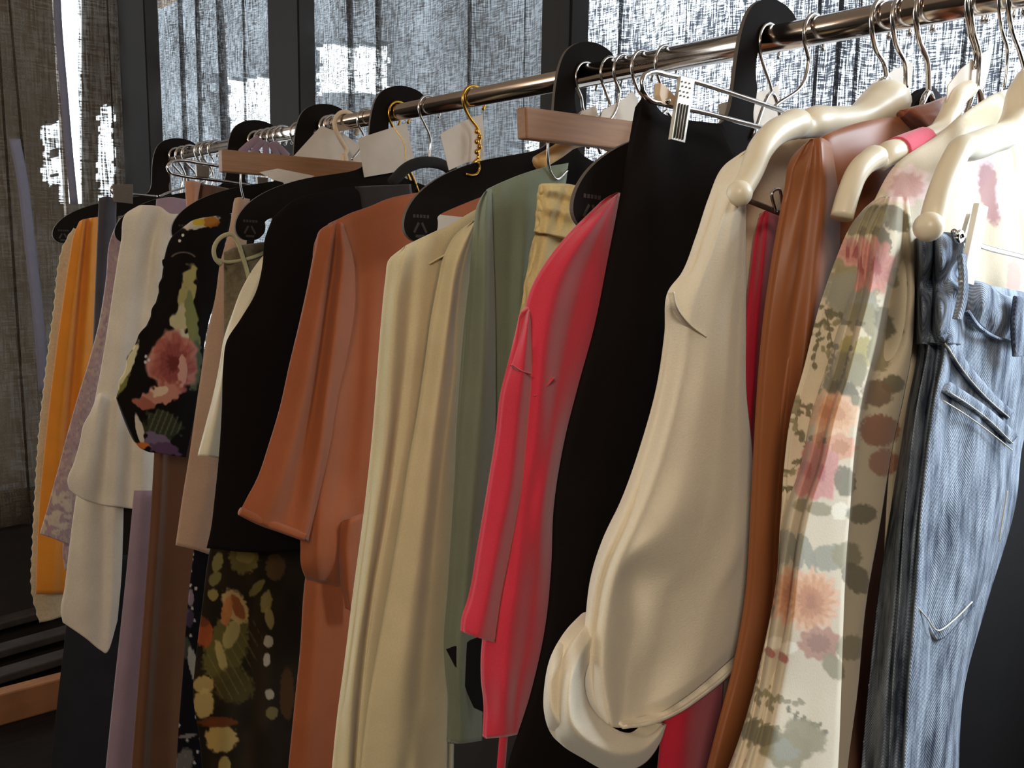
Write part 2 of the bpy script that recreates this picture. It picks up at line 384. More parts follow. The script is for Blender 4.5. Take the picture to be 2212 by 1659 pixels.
curtain('sheer_curtain', hx(2700, XC), hx(1195, XC), XC, 'y',
        [pl(1338,.006,.02,-.02), pl(1765,.005,.02), pl(1822,.006,.03), pl(1856,.005,.025), pl(1925,.005,.03), pl(2075,.006,.03), pl(2160,.004,.02), pl(1480,.004,.01), pl(1560,.004,.008)], CURT_R,
        'sheer dark curtain bright with daylight behind the right half of the rail', .75)
curtain('sheer_curtain', hx(1195, XC), hx(615, XC), XC, 'y',
        [pl(680,.008,.02,.03), pl(773,.010,.03,.03), pl(832,.007,.02), pl(1030,.007,.02), pl(1128,.006,.01)], CURT,
        'sheer grey curtain panel between the two dark posts, with a bright window patch', .75)
curtain('sheer_curtain', hx(615, XC), hx(262, XC), XC, 'y',
        [pl(345,.02,.02), pl(408,.016,.03), pl(448,.010,.02), pl(505,.016,.035,.05), pl(540,.006,.012)], CURT,
        'sheer grey curtain panel between the far corner post and the second post', .75)
def ex(px, py=300): return float(onY(px, py, YE)[0])
zs = float(onY(165, 470, YE)[2]); z00 = float(onY(165, 0, YE)[2])
curtain('end_curtain', ex(166), ex(285), YE, 'x', [(ex(240), .010, .03, 0)], CURT_E, 'narrow brown woven curtain right of the white light slit', .40, shear=((ex(184)-ex(166))/(z00-zs), zs, ex(166)))
curtain('end_curtain', ex(-420), ex(165), YE, 'x', [(ex(45), .02, .03, -.02), (ex(8), .02, .02, 0)], CURT_E, 'wide brown woven curtain left of the white light slit', .40, shear=(-(ex(164)-ex(130))/(z00-zs), zs, ex(164)))
slm = fabric('lavender_lining', (128,124,140), weave=300)
for pts, lb in (([(112,-60),(118,60),(130,200),(141,330),(152,440)], 'pale lavender curtain edge beside the white light slit'),
                ([(20,300),(38,400),(52,520),(72,700),(84,850)], 'pale lavender band hanging over the brown curtain at far left')):
    s = cloth('curtain_band', YE-.06, [[(x, y) for x, y in pts], [(x+(24 if y > 250 and pts[0][0] < 50 else 17), y) for x, y in pts]], slm, T=.006, nu=6, nv=30)
    tag(s, lb, 'curtain band')
structure(boxm('window_1', (ex(152), YE+.10, .4), (ex(159), YE+.13, 2.6), solid('window_frame_paint', (196,186,176), .6)))
# floor timber at far left
def plank(px0, py0, px1, py1, name, mat, label, h, wdt, z0=0.0, cat='wooden board'):
    def onZ(px, py, Z):
        d = ray(px, py); t = (Z-CAM[2])/d[2]; return CAM+d*t
    a = onZ(px0, py0, z0+h); b_ = onZ(px1, py1, z0+h); d = nrm(b_-a); s = np.cross(d, [0, 0, 1]); s = nrm(s)*wdt
    a = a-d*.5; b_ = b_+d*.4
    vs = [a, b_, b_+s, a+s]; vs = vs+[v-np.array([0, 0, h]) for v in vs]
    o = mesh_obj(name, vs, [(0,1,2,3),(7,6,5,4),(0,4,5,1),(1,5,6,2),(2,6,7,3),(3,7,4,0)], mat, smooth=False)
    bv = o.modifiers.new('b', 'BEVEL'); bv.width = .006; bv.segments = 2
    tag(o, label, cat); return o
dk = solid('dark_board', (58,50,45), .75, noise=.3, nscale=8, stretch=(3,3,1))
plank(0, 1500, 130, 1466, 'timber_beam', solid('pine_timber', (150,98,60), .7, noise=.2, nscale=10, stretch=(1,6,1)), 'light brown timber beam low at the far left below the boards', .10, -.05, cat='timber beam')
for i, (y0, y1, w_) in enumerate([(1262,1240,'topmost'), (1330,1296,'second'), (1388,1352,'third'), (1440,1402,'lowest')]):
    plank(0, y0, 130, y1, 'floor_board', dk, '%s dark board of the slatted stack at far left, counted downward' % w_, .03, .07, z0=.02)

# ------------------------------------------------------------------ the rail
rail = thing('clothes_rail', 'long chrome clothes rail running from upper right into the far left', 'clothes rail')
y0r, y1r = YH(2212)-.25, YH(352)
o = tube('rail_tube', [(0, y0r, RZ), (0, YH(1235), RZ)], RR, ROD_M, rail, ns=48, smooth_pts=False)
o2 = tube('inner_tube', [(0, YH(1240), RZ), (0, y1r, RZ)], RR*.93, ROD_M, rail, ns=48, smooth_pts=False)
for yy in (y0r+.02, y1r-.01):
    tube('upright', [(0.0, yy, 0.02), (0.0, yy, RZ)], .012, ROD_M, rail, ns=20, smooth_pts=False)
    tube('foot', [(-.24, yy, .015), (.24, yy, .015)], .014, ROD_M, rail, ns=16, smooth_pts=False)

# ------------------------------------------------------------------ hangers
def hook(Y, r, mat, parent, neck, rh=.0185, cz=None, bend=0):
    """metal hook resting on the rail, neck = world point where it enters the hanger"""
    cz = RZ+RR-rh+r; pts = []
    for a in np.linspace(-35, 205, 16):
        pts.append((rh*math.cos(math.radians(a)), Y, cz+rh*math.sin(math.radians(a))))
    nx, nz = neck[0], neck[2]
    pts.append((-rh*.55+.002, Y, cz-rh*1.15)); pts.append((max(min(nx, .02), -.02)*.6+.002+bend, Y, cz-rh*1.9))
    pts.append(tuple(neck))
    return tube('hook', pts, r, mat, parent, ns=8, n=60)
def wire_hanger(px, neck, body, mat, hmat, label, r=.0017, br=.003, name='clothes_hanger', group=None, dY=0, bend=0, cat='clothes hanger'):
    Y = YH(px)+dY; t = thing(name, label, cat, group)
    nk = P(neck[0], neck[1], Y)
    hook(Y, r, hmat, t, nk, bend=bend)
    if body: ptube('shoulder_bar', [(a, b_) for a, b_ in body], Y, br, mat, t)
    return t
# one-piece flat black board hangers: outline measured once, repeated
Y5 = YH(1262)
near_top = [(1168,324),(1100,336),(1035,347),(960,374),(905,412),(876,452),(868,488),(877,512),(897,524)]
near_low = [(925,520),(942,500),(944,480),(941,466),(975,450),(1050,420),(1120,398),(1180,388)]
hk_out = [(1335,158),(1333,138),(1318,112),(1295,96),(1268,89),(1240,94),(1218,112),(1205,145),(1197,190),(1193,240),(1188,300)]
hk_in = [(1236,300),(1246,258),(1238,222),(1240,188),(1252,158),(1272,140),(1296,134),(1318,146)]
def loc(p): q = onY(p[0], p[1], Y5); return np.array([q[0], q[2]-RZ])
cxm = loc((1210,340))[0]
mir = lambda q: np.array([2*cxm-q[0], q[1]])
out = [loc(p) for p in hk_out]+[loc(p) for p in near_top]+[loc(p) for p in near_low]
out += [mir(loc(p)) for p in near_low[::-1]][1:]+[mir(loc(p)) for p in near_top[::-1]]+[loc(p) for p in hk_in]
def smooth_poly(ps, it=1):
    for _ in range(it):
        q = []
        for i in range(len(ps)):
            a, b_ = ps[i], ps[(i+1) % len(ps)]; q += [a*.75+b_*.25, a*.25+b_*.75]
        ps = q
    return ps
out = smooth_poly(out, 2)
def board_hanger(px, label, tilt=0.0, marks=True):
    Y = YH(px); t = thing('board_hanger', label, 'clothes hanger', 'flat black board hangers along the rail')
    bm = bmesh.new(); c, s = math.cos(tilt), math.sin(tilt)
    vs = [bm.verts.new((p[0]*c-p[1]*s, Y-.002, RZ+p[0]*s+p[1]*c)) for p in out]
    f = bm.faces.new(vs); r = bmesh.ops.extrude_face_region(bm, geom=[f])
    for v in [g_ for g_ in r['geom'] if isinstance(g_, bmesh.types.BMVert)]: v.co.y += .004
    bmesh.ops.recalc_face_normals(bm, faces=bm.faces)
    me = bpy.data.meshes.new('board'); 
    for f in bm.faces: f.material_index = 0 if len(f.verts) > 4 else 1
    bm.to_mesh(me); bm.free(); me.materials.append(BLACKCARD); me.materials.append(BOARD_EDGE); link(bpy.data.objects.new('board', me), t)
    if marks:
        vs, fs = [], []; q0 = loc((905,498)); mk = []
        def bar(x0, z0, x1, z1, w):
            d = np.array([x1-x0, z1-z0]); d = d/np.linalg.norm(d); n_ = np.array([-d[1], d[0]])*w
            o_ = len(vs)
            for (x, z) in ((x0-n_[0], z0-n_[1]), (x1-n_[0], z1-n_[1]), (x1+n_[0], z1+n_[1]), (x0+n_[0], z0+n_[1])):
                vs.append((x*c-z*s, Y-.0024, RZ+x*s+z*c)); 
            fs.append((o_, o_+1, o_+2, o_+3))
        X, Z = q0
        for a in range(3):
            a0, a1 = math.radians(90+120*a+14), math.radians(90+120*(a+1)-14)
            bar(X+.008*math.cos(a0), Z+.008*math.sin(a0), X+.008*math.cos(a1), Z+.008*math.sin(a1), .0014)
        for i_ in range(5): bar(X-.009+.0042*i_, Z+.014, X-.006+.0042*i_, Z+.014, .0016)
        mo = mesh_obj('recycling_mark', vs, fs, solid('faint_print', (96,88,80) if px == 1262 else (52,42,40), .7), t, smooth=False)
        mo['label'] = 'small pale recycling mark printed on the hanger tip'
    return t
board_hanger(1655, 'nearest flat black board hanger, hook above the crimson blouse', tilt=-.04)
h5 = board_hanger(1262, 'flat black board hanger lying across the terracotta dress')
ptube('wire_end', [(1034,350),(1035,366),(1030,375),(1018,378),(1006,376)], Y5-.004, .0014, GOLD, h5)['label'] = 'small curled brass wire end'
board_hanger(858, 'flat black board hanger with tip beside the olive cord top', tilt=-.01)
board_hanger(692, 'flat black board hanger arching over the black peony blouse')
board_hanger(543, 'flat black board hanger with tip left of the white ruffled blouse')
board_hanger(376, 'farthest flat black board hanger, tip above the beige lace edge')

def wood_bar(px, pix, hookneck, label, legs):
    Y = YH(px); t = thing('trouser_hanger', label, 'clothes hanger', 'wooden bar hangers')
    slab('wooden_bar', pix, Y, .014, WOOD, t, bevel=.0018)
    hook(Y+.007, .0018, CHROME, t, P(hookneck[0], hookneck[1], Y+.007))
    for l in legs: ptube('clip_wire', l, Y+.007, .0013, CHROME, t)
    return t
wood_bar(1400, [(1136,230),(1470,275),(1470,336),(1138,299)], (1400,262), 'brown wooden bar hanger in front of the sage green blouse', [[(1184,300),(1184,345),(1190,372),(1200,386),(1226,368)]])
wood_bar(800, [(480,322),(800,352),(800,396),(481,371)], (760,345), 'brown wooden bar hanger above the black sleeveless top', [[(520,372),(520,400),(526,430)]])
ih = wire_hanger(1350, (1268,306), [(1162,352),(1200,330),(1240,304),(1275,300),(1330,318),(1390,350)], PALEWOOD, CHROME, 'pale wooden hanger glimpsed beneath the right wooden bar', br=.008)

# chrome clip hanger holding the black trousers
Yc = YH(1700)
ch = thing('clip_hanger', 'chrome wire clip hanger gripping the black trousers', 'clip hanger')
ptube('wire_frame', [(1800,276),(1700,243),(1600,208),(1500,176),(1440,161),(1405,156),(1388,168),(1385,186),(1396,208),(1440,226),(1500,238),(1600,264),(1700,291),(1760,306)], Yc-.028, .0021, CHROME, ch, n=90)
hook(Yc-.028, .0019, CHROME, ch, P(1672,232,Yc-.028))
tinm = solid('brushed_clip_steel', (176,170,156), .42, .7)
cl = slab('clip', [(1471,164),(1502,171),(1480,309),(1450,301)], Yc-.036, .003, tinm, ch, bevel=.0004)
for i_ in range(4):
    f0 = .18+.2*i_
    A = lambda a, b_: (a[0]+(b_[0]-a[0])*f0, a[1]+(b_[1]-a[1])*f0)
    p0, p1 = A((1463,222),(1493,229)), A((1452,296),(1481,303))
    ptube('clip_rib', [(p0[0], p0[1], .0006), (p1[0], p1[1], .0006)], Yc-.036, .0006, solid('clip_groove', (60,52,44), .6), cl, ns=6)
for i_ in range(4):
    for j_ in range(3):
        x = 1474+8*j_-i_*2+(i_ % 2)*3; y = 176+10*i_+2*j_
        ball('clip_stud', P(x, y, Yc-.0365), .0007, tinm, cl)
cj = thing('clip_jaw', 'temp', 'x'); 
bpy.data.objects.remove(cj)
slab('clip_jaw', [(1427,178),(1436,182),(1458,206),(1466,214),(1462,232),(1430,226),(1424,205)], Yc-.03, .006, solid('tan_clip_plastic', (196,164,128), .5), ch, bevel=.001)
ball('rivet', P(1443,218,Yc-.034), .0022, CHROME, ch)

# chrome clip hanger far left
Yl = YH(648)
lh = thing('clip_hanger', 'chrome double-wire clip hanger above the white ruffled blouse', 'clip hanger')
ptube('wire_frame', [(560,372),(480,360),(430,352),(385,347),(368,352),(362,361),(367,372),(385,378),(440,386),(500,394),(560,403),(590,408)], Yl, .0026, CHROME, lh, n=70)
hook(Yl, .002, CHROME, lh, P(520,366,Yl))
for q in ([(424,355),(452,359),(452,384),(426,382)], [(556,382),(580,384),(577,412),(558,408)]):
    slab('clip', q, Yl-.006, .006, solid('dark_clip_mesh', (120,108,96), .4, .6, noise=.4, nscale=900), lh, bevel=.0005)
Yl2 = YH(470)
lh2 = thing('clip_hanger', 'far chrome clip hanger with mesh clip left of the corner', 'clip hanger')
slab('clip', [(243,398),(287,398),(287,440),(246,436)], Yl2, .006, MC['dark_clip_mesh'], lh2, bevel=.0005)
ptube('wire_frame', [(243,402),(238,410),(244,418),(290,420),(340,424)], Yl2+.003, .002, CHROME, lh2)
hook(Yl2+.003, .002, CHROME, lh2, P(345,424,Yl2+.003))

# ivory plastic hangers
def ivory(px, path, radii, ballp, label, rball=.009, dY=0, hk=None, tape=None):
    Y = YH(px)+dY; t = thing('plastic_hanger', label, 'clothes hanger', 'ivory plastic hangers')
    ptube('body', path, Y, radii, IVORY, t, n=90, ns=16)
    if ballp: ball('tip', P(ballp[0], ballp[1], Y-.002), rball, IVORY, t)
    if hk: hook(Y, .0021, CHROME, t, P(hk[0], hk[1], Y))
    if tape:
        x = ptube('tape', tape, Y, [.0105]*len(tape), fabric('pink_tape', (214,84,104)), t, ns=16); x['label'] = 'pink tape wound round the hanger arm'
    return t, Y
ivory(2262, [(2010,488),(2022,440),(2040,388),(2058,350),(2074,322),(2095,318),(2140,302),(2182,280),(2196,250),(2206,205),(2222,170)], [.0075,.0075,.0075,.008,.008,.0095,.010,.010,.010,.010,.009], (2006,490), 'nearest ivory plastic hanger, washed white by the window light', hk=(2225,165), rball=.0095)
ivory(2110, [(1818,470),(1832,420),(1850,376),(1876,348),(1892,342),(1900,354),(1912,338),(1940,326),(2000,303),(2034,282),(2050,250),(2066,214),(2092,192)], [.0075,.0075,.0075,.008,.0085,.0060,.0085,.009,.009,.009,.008,.008,.007], None, 'ivory plastic hanger with a pink taped arm behind the floral shirt', hk=(2105,150), tape=[(1936,328),(1965,316),(1994,305)])
tY, YI2 = ivory(1950, [(1600,414),(1622,372),(1642,324),(1668,292),(1698,275),(1722,268),(1736,275),(1750,267),(1800,261),(1855,256),(1885,240),(1915,222),(1940,222)], [.0078,.0085,.009,.0095,.010,.011,.0085,.011,.011,.012,.016,.019,.012], (1597,418), 'ivory plastic hanger lying over the shoulder of the cream jacket', hk=(1957,190))
ptube('crossbar', [(1615,432),(1690,462),(1800,500)], YI2, .0022, solid('dark_bar_metal', (96,74,58), .4, .5), tY)
ptube('side_clip', [(1676,458),(1668,416),(1684,410),(1690,440)], YI2-.003, .0012, CHROME, tY)

# ------------------------------------------------------------------ print painters
def base(px, c): return np.ones((len(px), 3))*(np.array(c)/255.)
def put(rgb, mask, c, soft=None):
    m = np.clip(mask, 0, 1)[:, None]; rgb[:] = rgb*(1-m)+np.array(c)/255.*m
def ell(px, py, cx, cy, rx, ry, rot=0, rag=.12, rs=.12):
    c, s = math.cos(math.radians(rot)), math.sin(math.radians(rot)); dx, dy = px-cx, py-cy
    a, b_ = (dx*c+dy*s)/rx, (-dx*s+dy*c)/ry
    r = np.sqrt(a*a+b_*b_)+rag*(hsh(px*rs, py*rs)*2-1)
    return np.clip((1.05-r)*6, 0, 1)
def flower(rgb, px, py, cx, cy, R_, cols, petals=9, squash=.8):
    dx, dy = px-cx, (py-cy)/squash; r = np.hypot(dx, dy)/R_; th = np.arctan2(dy, dx)
    for k_, (rad, c) in enumerate(cols):
        lim = rad*(.92+.08*np.cos(th*(petals+2*k_)+k_*1.3+cx+1.2*np.sin(th)))+.16*(hsh(px*.09+cx, py*.09)-.5)
        put(rgb, np.clip((lim-r)*9, 0, 1), c)
    st = .5+.5*np.sin(th*17+r*9+5*hsh(px*.06, py*.06)); m = np.clip((1-r)*4, 0, 1)*np.clip((st-.6)*4, 0, 1)*.16
    put(rgb, m, cols[-1][1])
def leaf(rgb, px, py, cx, cy, L_, w, rot, c): put(rgb, ell(px, py, cx, cy, L_, w, rot, .12, .2)*.9, c)
def sprig(rgb, px, py, cx, cy, rot, n, c, L_=34):
    rr = np.random.RandomState(int(cx*7+cy)); a = math.radians(rot)
    for i in range(n):
        t = i/(n-1); x = cx+math.cos(a)*L_*2.6*(t-.5); y = cy+math.sin(a)*L_*2.6*(t-.5)
        leaf(rgb, px, py, x+rr.uniform(-6, 6), y+rr.uniform(-6, 6), rr.uniform(7, 13), rr.uniform(4, 7), rr.uniform(0, 180), c)
        put(rgb, ell(px, py, x, y, 9, 1.6, rot, .1)*.8, c)
OL = (142,132,100); OLD = (112,104,80); GR = (146,142,124); PK = (190,132,120); PE = (214,164,124); PED = (184,128,92)
def floral_print(px, py):
    c = base(px, (210,194,166)); m = hsh(px*.01, py*.01)[:, None]; c = c*(1-.05*m)
    # shoulder: leaves and dusty pink roses
    for a in [(1930,470,44,26,30,OLD),(1880,480,46,24,-30,OL),(1905,520,34,20,70,OLD),(1850,610,60,46,0,OL),(1820,560,24,30,20,OL),(1835,630,54,44,0,GR),(1935,600,30,22,40,OL),(1800,540,30,16,-40,OL)]: leaf(c, px, py, *a)
    flower(c, px, py, 1850, 545, 46, [(1.0,(196,150,134)),(.75,PK),(.4,(160,90,86))], 7)
    flower(c, px, py, 1893, 575, 44, [(1.0,(200,140,124)),(.7,PK),(.35,(164,92,86))], 8, 1.5)
    flower(c, px, py, 1960, 400, 60, [(1.0,(224,196,186)),(.7,(206,160,150))], 8)
    for a in [(1842,655,60,42,10,GR),(1880,690,40,26,60,OL)]: leaf(c, px, py, *a)
    for a in [(1790,700,0,9),(1815,680,20,8),(1795,730,80,7),(1765,745,100,6),(1800,860,75,8),(1780,890,-50,7),(1745,880,10,8),(1765,905,20,9),(1800,940,90,5),(1735,950,60,5),
              (1745,985,-40,6),(1725,1050,-20,7),(1722,1015,-20,6),(1800,790,60,7),(1825,800,100,7),(1720,880,90,6),(1700,1180,80,5),(1690,1510,10,7),(1660,1490,80,6),(1640,1560,20,8),(1745,1560,30,6)]:
        sprig(c, px, py, a[0], a[1], a[2], a[3], OLD if a[0] % 2 else OL)
    # yellow-green cluster down the front fold
    for a in [(1868,760,34,26,80,(168,154,96)),(1850,800,40,24,95,OL),(1832,850,34,22,60,OLD),(1858,870,22,12,40,OL)]: leaf(c, px, py, *a)
    flower(c, px, py, 1812, 895, 46, [(1.0,(222,182,146)),(.7,PE),(.4,(196,140,100))], 8, 1.15)
    flower(c, px, py, 1815, 965, 40, [(1.0,(206,152,122)),(.6,PED)], 7)
    flower(c, px, py, 1770, 1020, 52, [(1.0,(196,134,124)),(.75,PK),(.35,(168,98,96))], 7, 1.35)
    for a in [(1825,1040,34,24,80,OLD),(1770,1100,30,16,10,OL),(1815,1105,20,20,0,(226,216,194))]: leaf(c, px, py, *a)
    for a in [(1720,1190,42,18,80,GR),(1745,1195,48,14,70,GR),(1700,1215,44,14,95,GR),(1790,1205,40,30,0,GR),(1830,1200,34,30,20,OL),(1700,1300,46,24,95,OL)]: leaf(c, px, py, *a)
    flower(c, px, py, 1752, 1300, 70, [(1.0,(214,172,140)),(.8,(204,150,110)),(.5,(180,122,84)),(.25,(160,104,72))], 15, 1.1)
    flower(c, px, py, 1770, 1390, 52, [(1.0,(176,128,104)),(.6,(150,104,84))], 9)
    for a in [(1700,1400,26,14,-10,(228,218,196)),(1690,1420,16,9,40,(170,104,92)),(1800,1440,34,20,60,OL),(1655,1400,20,14,60,OL)]: leaf(c, px, py, *a)
    flower(c, px, py, 1700, 1620, 60, [(1.0,OL),(.6,GR)], 7); flower(c, px, py, 1570, 1640, 46, [(1.0,(190,140,122)),(.6,(170,112,100))], 8)
    for a in [(1740,1590,50,34,30,OL),(1650,1590,34,24,0,OLD)]: leaf(c, px, py, *a)
    # far panel
    for a in [(1920,700,40,30,60,OLD),(1900,760,46,28,90,OL),(1930,830,26,20,0,OLD),(1895,850,36,30,0,(128,104,84)),(1900,930,46,36,0,(150,104,82)),(1910,1000,34,30,0,(160,112,92)),(1860,1110,34,22,0,OLD),(1850,1250,40,26,50,OLD),(1840,1400,36,28,0,OL)]: leaf(c, px, py, *a)
    for a in [(2100,350,50,70,20,(206,180,180)),(2140,420,24,70,-10,(160,110,108)),(2190,600,16,40,0,(206,150,138)),(2130,260,50,30,-20,(188,172,136)),(2090,300,50,24,-30,(196,184,158)),(2180,420,30,60,0,(200,196,194))]: leaf(c, px, py, *a)
    return c
FLORAL = fabric('floral_cotton', (0,0,0), vcol=True, weave=700, var=.06)
def peony_print(px, py):
    c = base(px, (24,20,19))
    leaf(c, px, py, 432, 482, 45, 12, -12, (204,190,170)); leaf(c, px, py, 455, 480, 20, 12, 0, (156,96,30)); leaf(c, px, py, 430, 480, 14, 8, 0, (190,160,50))
    put(c, ell(px, py, 404, 640, 17, 66, 8, .3, .1), (172,160,104)); put(c, ell(px, py, 395, 690, 24, 36, 20, .3, .1), (196,186,144))
    put(c, ell(px, py, 415, 700, 14, 70, -8, .2, .1), (128,132,84)); put(c, ell(px, py, 422, 790, 14, 60, 4, .2), (86,98,76))
    put(c, ell(px, py, 392, 730, 16, 20, 0, .3, .15), (206,196,170))
    flower(c, px, py, 374, 785, 60, [(1.0,(190,128,112)),(.86,(172,98,88)),(.6,(148,78,72)),(.3,(112,52,48))], 5, 1.35)
    put(c, ell(px, py, 350, 852, 46, 20, -20, .3), (192,130,112)); put(c, ell(px, py, 345, 845, 20, 12, -20, .3), (222,190,160)); put(c, ell(px, py, 395, 800, 10, 34, 0, .3), (206,156,140))
    put(c, ell(px, py, 310, 872, 26, 12, 20, .3), (160,96,80))
    put(c, ell(px, py, 350, 920, 44, 34, 10, .25), (56,58,44))
    st = (np.sin(px*.5+py*.2) > .5)*ell(px, py, 355, 915, 40, 30, 10, .2)*.6; put(c, st, (104,104,80))
    put(c, ell(px, py, 340, 955, 30, 18, 20, .3), (116,100,122)); put(c, ell(px, py, 360, 970, 34, 14, 10, .3), (92,66,92))
    put(c, ell(px, py, 302, 930, 8, 34, -10, .2), (206,194,176)); put(c, ell(px, py, 306, 962, 16, 7, 10, .3), (196,110,50))
    put(c, ell(px, py, 272, 800, 9, 60, 24, .3), (210,200,160)); put(c, ell(px, py, 268, 830, 5, 26, 30, .3), (120,116,60))
    for a in ((395,508),(388,520),(350,577),(315,770),(321,778),(314,782)): put(c, ell(px, py, a[0], a[1], 3.4, 3.4), (200,196,190))
    put(c, np.clip(1-np.abs(np.hypot((px-396)/1.6, py-562)-17)/2.2, 0, 1)*(py < 555), (120,104,94))
    return c
PEONY = fabric('peony_print_cloth', (0,0,0), vcol=True, rough=.9, var=.06, sheen=0, spec=.06)
def botanic_print(px, py):
    c = base(px, (36,28,18)); n_ = hsh(px*.03, py*.02)[:, None]; c = c*(.8+.5*n_)
    for a in [(527,1205,34,36,0,(112,98,52)),(530,1200,20,18,0,(134,116,66)),(595,1225,22,30,0,(84,62,36)),(470,1215,12,22,10,(122,112,66)),(465,1250,12,18,30,(112,104,60)),
              (460,1285,12,14,0,(140,126,72)),(488,1400,46,80,20,(96,88,44)),(500,1370,16,36,20,(166,148,92)),(478,1420,10,40,-15,(170,150,96)),(505,1480,46,40,20,(74,64,32)),
              (508,1310,26,42,-25,(190,158,104)),(513,1312,12,30,-25,(130,70,36)),(490,1320,12,34,10,(176,110,64)),(442,1368,20,32,0,(150,74,38)),(440,1480,24,20,0,(176,150,92)),
              (440,1520,22,34,0,(182,156,98)),(478,1595,36,32,0,(184,154,90)),(478,1560,34,8,0,(120,58,26)),(485,1655,14,22,0,(176,148,84)),(575,1300,13,26,10,(126,112,64)),
              (582,1335,10,24,-10,(134,118,70)),(580,1385,11,14,0,(170,160,134)),(576,1425,8,16,0,(176,168,150)),(582,1500,10,12,0,(160,148,124)),(588,1540,14,14,0,(110,96,58)),
              (620,1500,16,60,0,(74,48,26)),(555,1270,24,10,-50,(104,94,52)),(470,1560,44,12,0,(98,52,26)),(430,1340,24,12,20,(98,52,30))]: leaf(c, px, py, *a)
    v = (np.sin((px-py*.55)*.32) > .82)*ell(px, py, 500, 1430, 50, 100, 20, .2)*.22; put(c, v, (150,138,84))
    return c
BOTANIC = fabric('botanical_print_cloth', (0,0,0), vcol=True, rough=.8, var=.06, sheen=0, spec=.1)
def dots_print(px, py):
    c = base(px, (20,19,24)); rr = np.random.RandomState(5)
    for i in range(60):
        x, y = rr.uniform(378,480), rr.uniform(1190,1700); put(c, ell(px, py, x, y, 3.2, 3.6, 0, .05), (176,166,160))
    for a in [(412,1292,7,20,0,(140,124,136)),(408,1335,12,20,0,(70,56,76)),(400,1400,14,24,0,(64,70,60)),(417,1435,10,40,-10,(160,156,150)),(405,1590,20,5,-10,(130,124,124)),(395,1650,20,36,20,(110,104,100))]: leaf(c, px, py, *a)
    return c
DOTS = fabric('dotted_navy_cloth', (0,0,0), vcol=True, sheen=0, spec=.06)
def lace_print(px, py):
    c = base(px, (152,126,128)); n_ = hsh(px*.12, py*.12); put(c, (n_ > .62)*.5, (176,156,134)); put(c, (hsh(px*.2+9, py*.2) > .75)*.5, (122,98,108))
    put(c, ell(px, py, 120, 1110, 40, 60, 20, .3)*(n_ > .4)*.7, (192,176,152)); return c
LACE = fabric('lilac_floral_lace', (0,0,0), vcol=True)

# ------------------------------------------------------------------ garments, nearest first
def G(name, label, cat): return thing(name, label, cat)
# blue jeans
jn = G('jeans', 'washed light blue denim jeans clipped at the right edge', 'jeans'); YJ = YH(2262)
cloth('denim_leg', YJ+.012, [
  [(1992,560,-.03),(1988,740,-.03),(1962,900,-.03),(1932,1100,-.03),(1902,1300,-.03),(1880,1500,-.03),(1862,1700,-.03),(1835,2150,-.03)],
  [(2034,590,-.005),(2030,745,-.004),(2008,900,-.002),(1984,1100,0),(1966,1300,0),(1948,1500,0),(1936,1700,0),(1910,2150,0)],
  [(2052,600,.004),(2046,745,.004),(2022,870,.004),(1996,1080,.006),(1980,1300,.008),(1964,1500,.008),(1955,1700,.008),(1930,2150,.008)],
  [(2085,610,0),(2090,745,0),(2080,900,0),(2060,1080,.001),(2030,1300,.001),(2010,1500,.002),(2000,1700,.002),(1980,2150,.002)],
  [(2160,620,.002),(2165,745,.002),(2150,900,.002),(2130,1080,.003),(2085,1300,.003),(2050,1500,.003),(2035,1700,.003),(2020,2150,.003)],
  [(2300,650,0),(2290,800,0),(2212,950,0),(2196,1080,0),(2130,1310,0),(2084,1480,0),(2070,1700,0),(2055,2150,0)]], DENIM, jn, T=.005, nu=14, nv=170, wr=.0016, wrs=.045)
cloth('waistband', YJ+.008, [
  [(1994,508,-.026),(1990,580,-.028),(1988,660,-.028),(1986,745,-.03)],
  [(2030,500,.0),(2036,580,.004),(2030,610,-.004),(2034,660,.004),(2030,745,-.002)],
  [(2075,508,.006),(2078,560,.004),(2070,590,-.006),(2080,625,.008),(2074,660,0),(2050,742,.004)],
  [(2084,520,-.008),(2088,580,-.008),(2084,625,-.006),(2090,680,-.006),(2084,745,-.004)]], DENIM, jn, T=.005, nu=10, nv=70, wr=.003, wrs=.06)
cloth('waistband', YJ+.0105, [
  [(2088,602,.002),(2086,640,.002),(2088,668,.002)],
  [(2130,612,.006),(2128,660,.008),(2124,706,.004)],
  [(2175,638,.006),(2170,690,.008),(2166,732,.004)],
  [(2300,668,.004),(2300,730,.006),(2300,760,.002)]], DENIM, jn, T=.004, nu=10, nv=30, wr=.0018, wrs=.09)
def strip(name, pts, w, Y, lift, parent, mat=DENIM, T=.0014, nv=60, wr=.0008):
    pts = curve_pts(pts, nv//2); d = np.gradient(pts, axis=0); n_ = np.stack([-d[:, 1], d[:, 0]], 1); n_ /= np.linalg.norm(n_, axis=1)[:, None]
    A = [(x-a*w, y-b_*w, lift) for (x, y), (a, b_) in zip(pts, n_)]; B = [(x+a*w, y+b_*w, lift) for (x, y), (a, b_) in zip(pts, n_)]
    return cloth(name, Y, [B, A], mat, parent, T=T, nu=6, nv=nv, wr=wr, wrs=.1, top=.02)
strip('seam', [(2040,722),(2068,770),(2108,822),(2150,868),(2184,898)], 11, YJ+.006, .003, jn)
strip('seam', [(2092,672),(2115,704),(2150,728),(2212,740)], 3.5, YJ+.004, .004, jn)
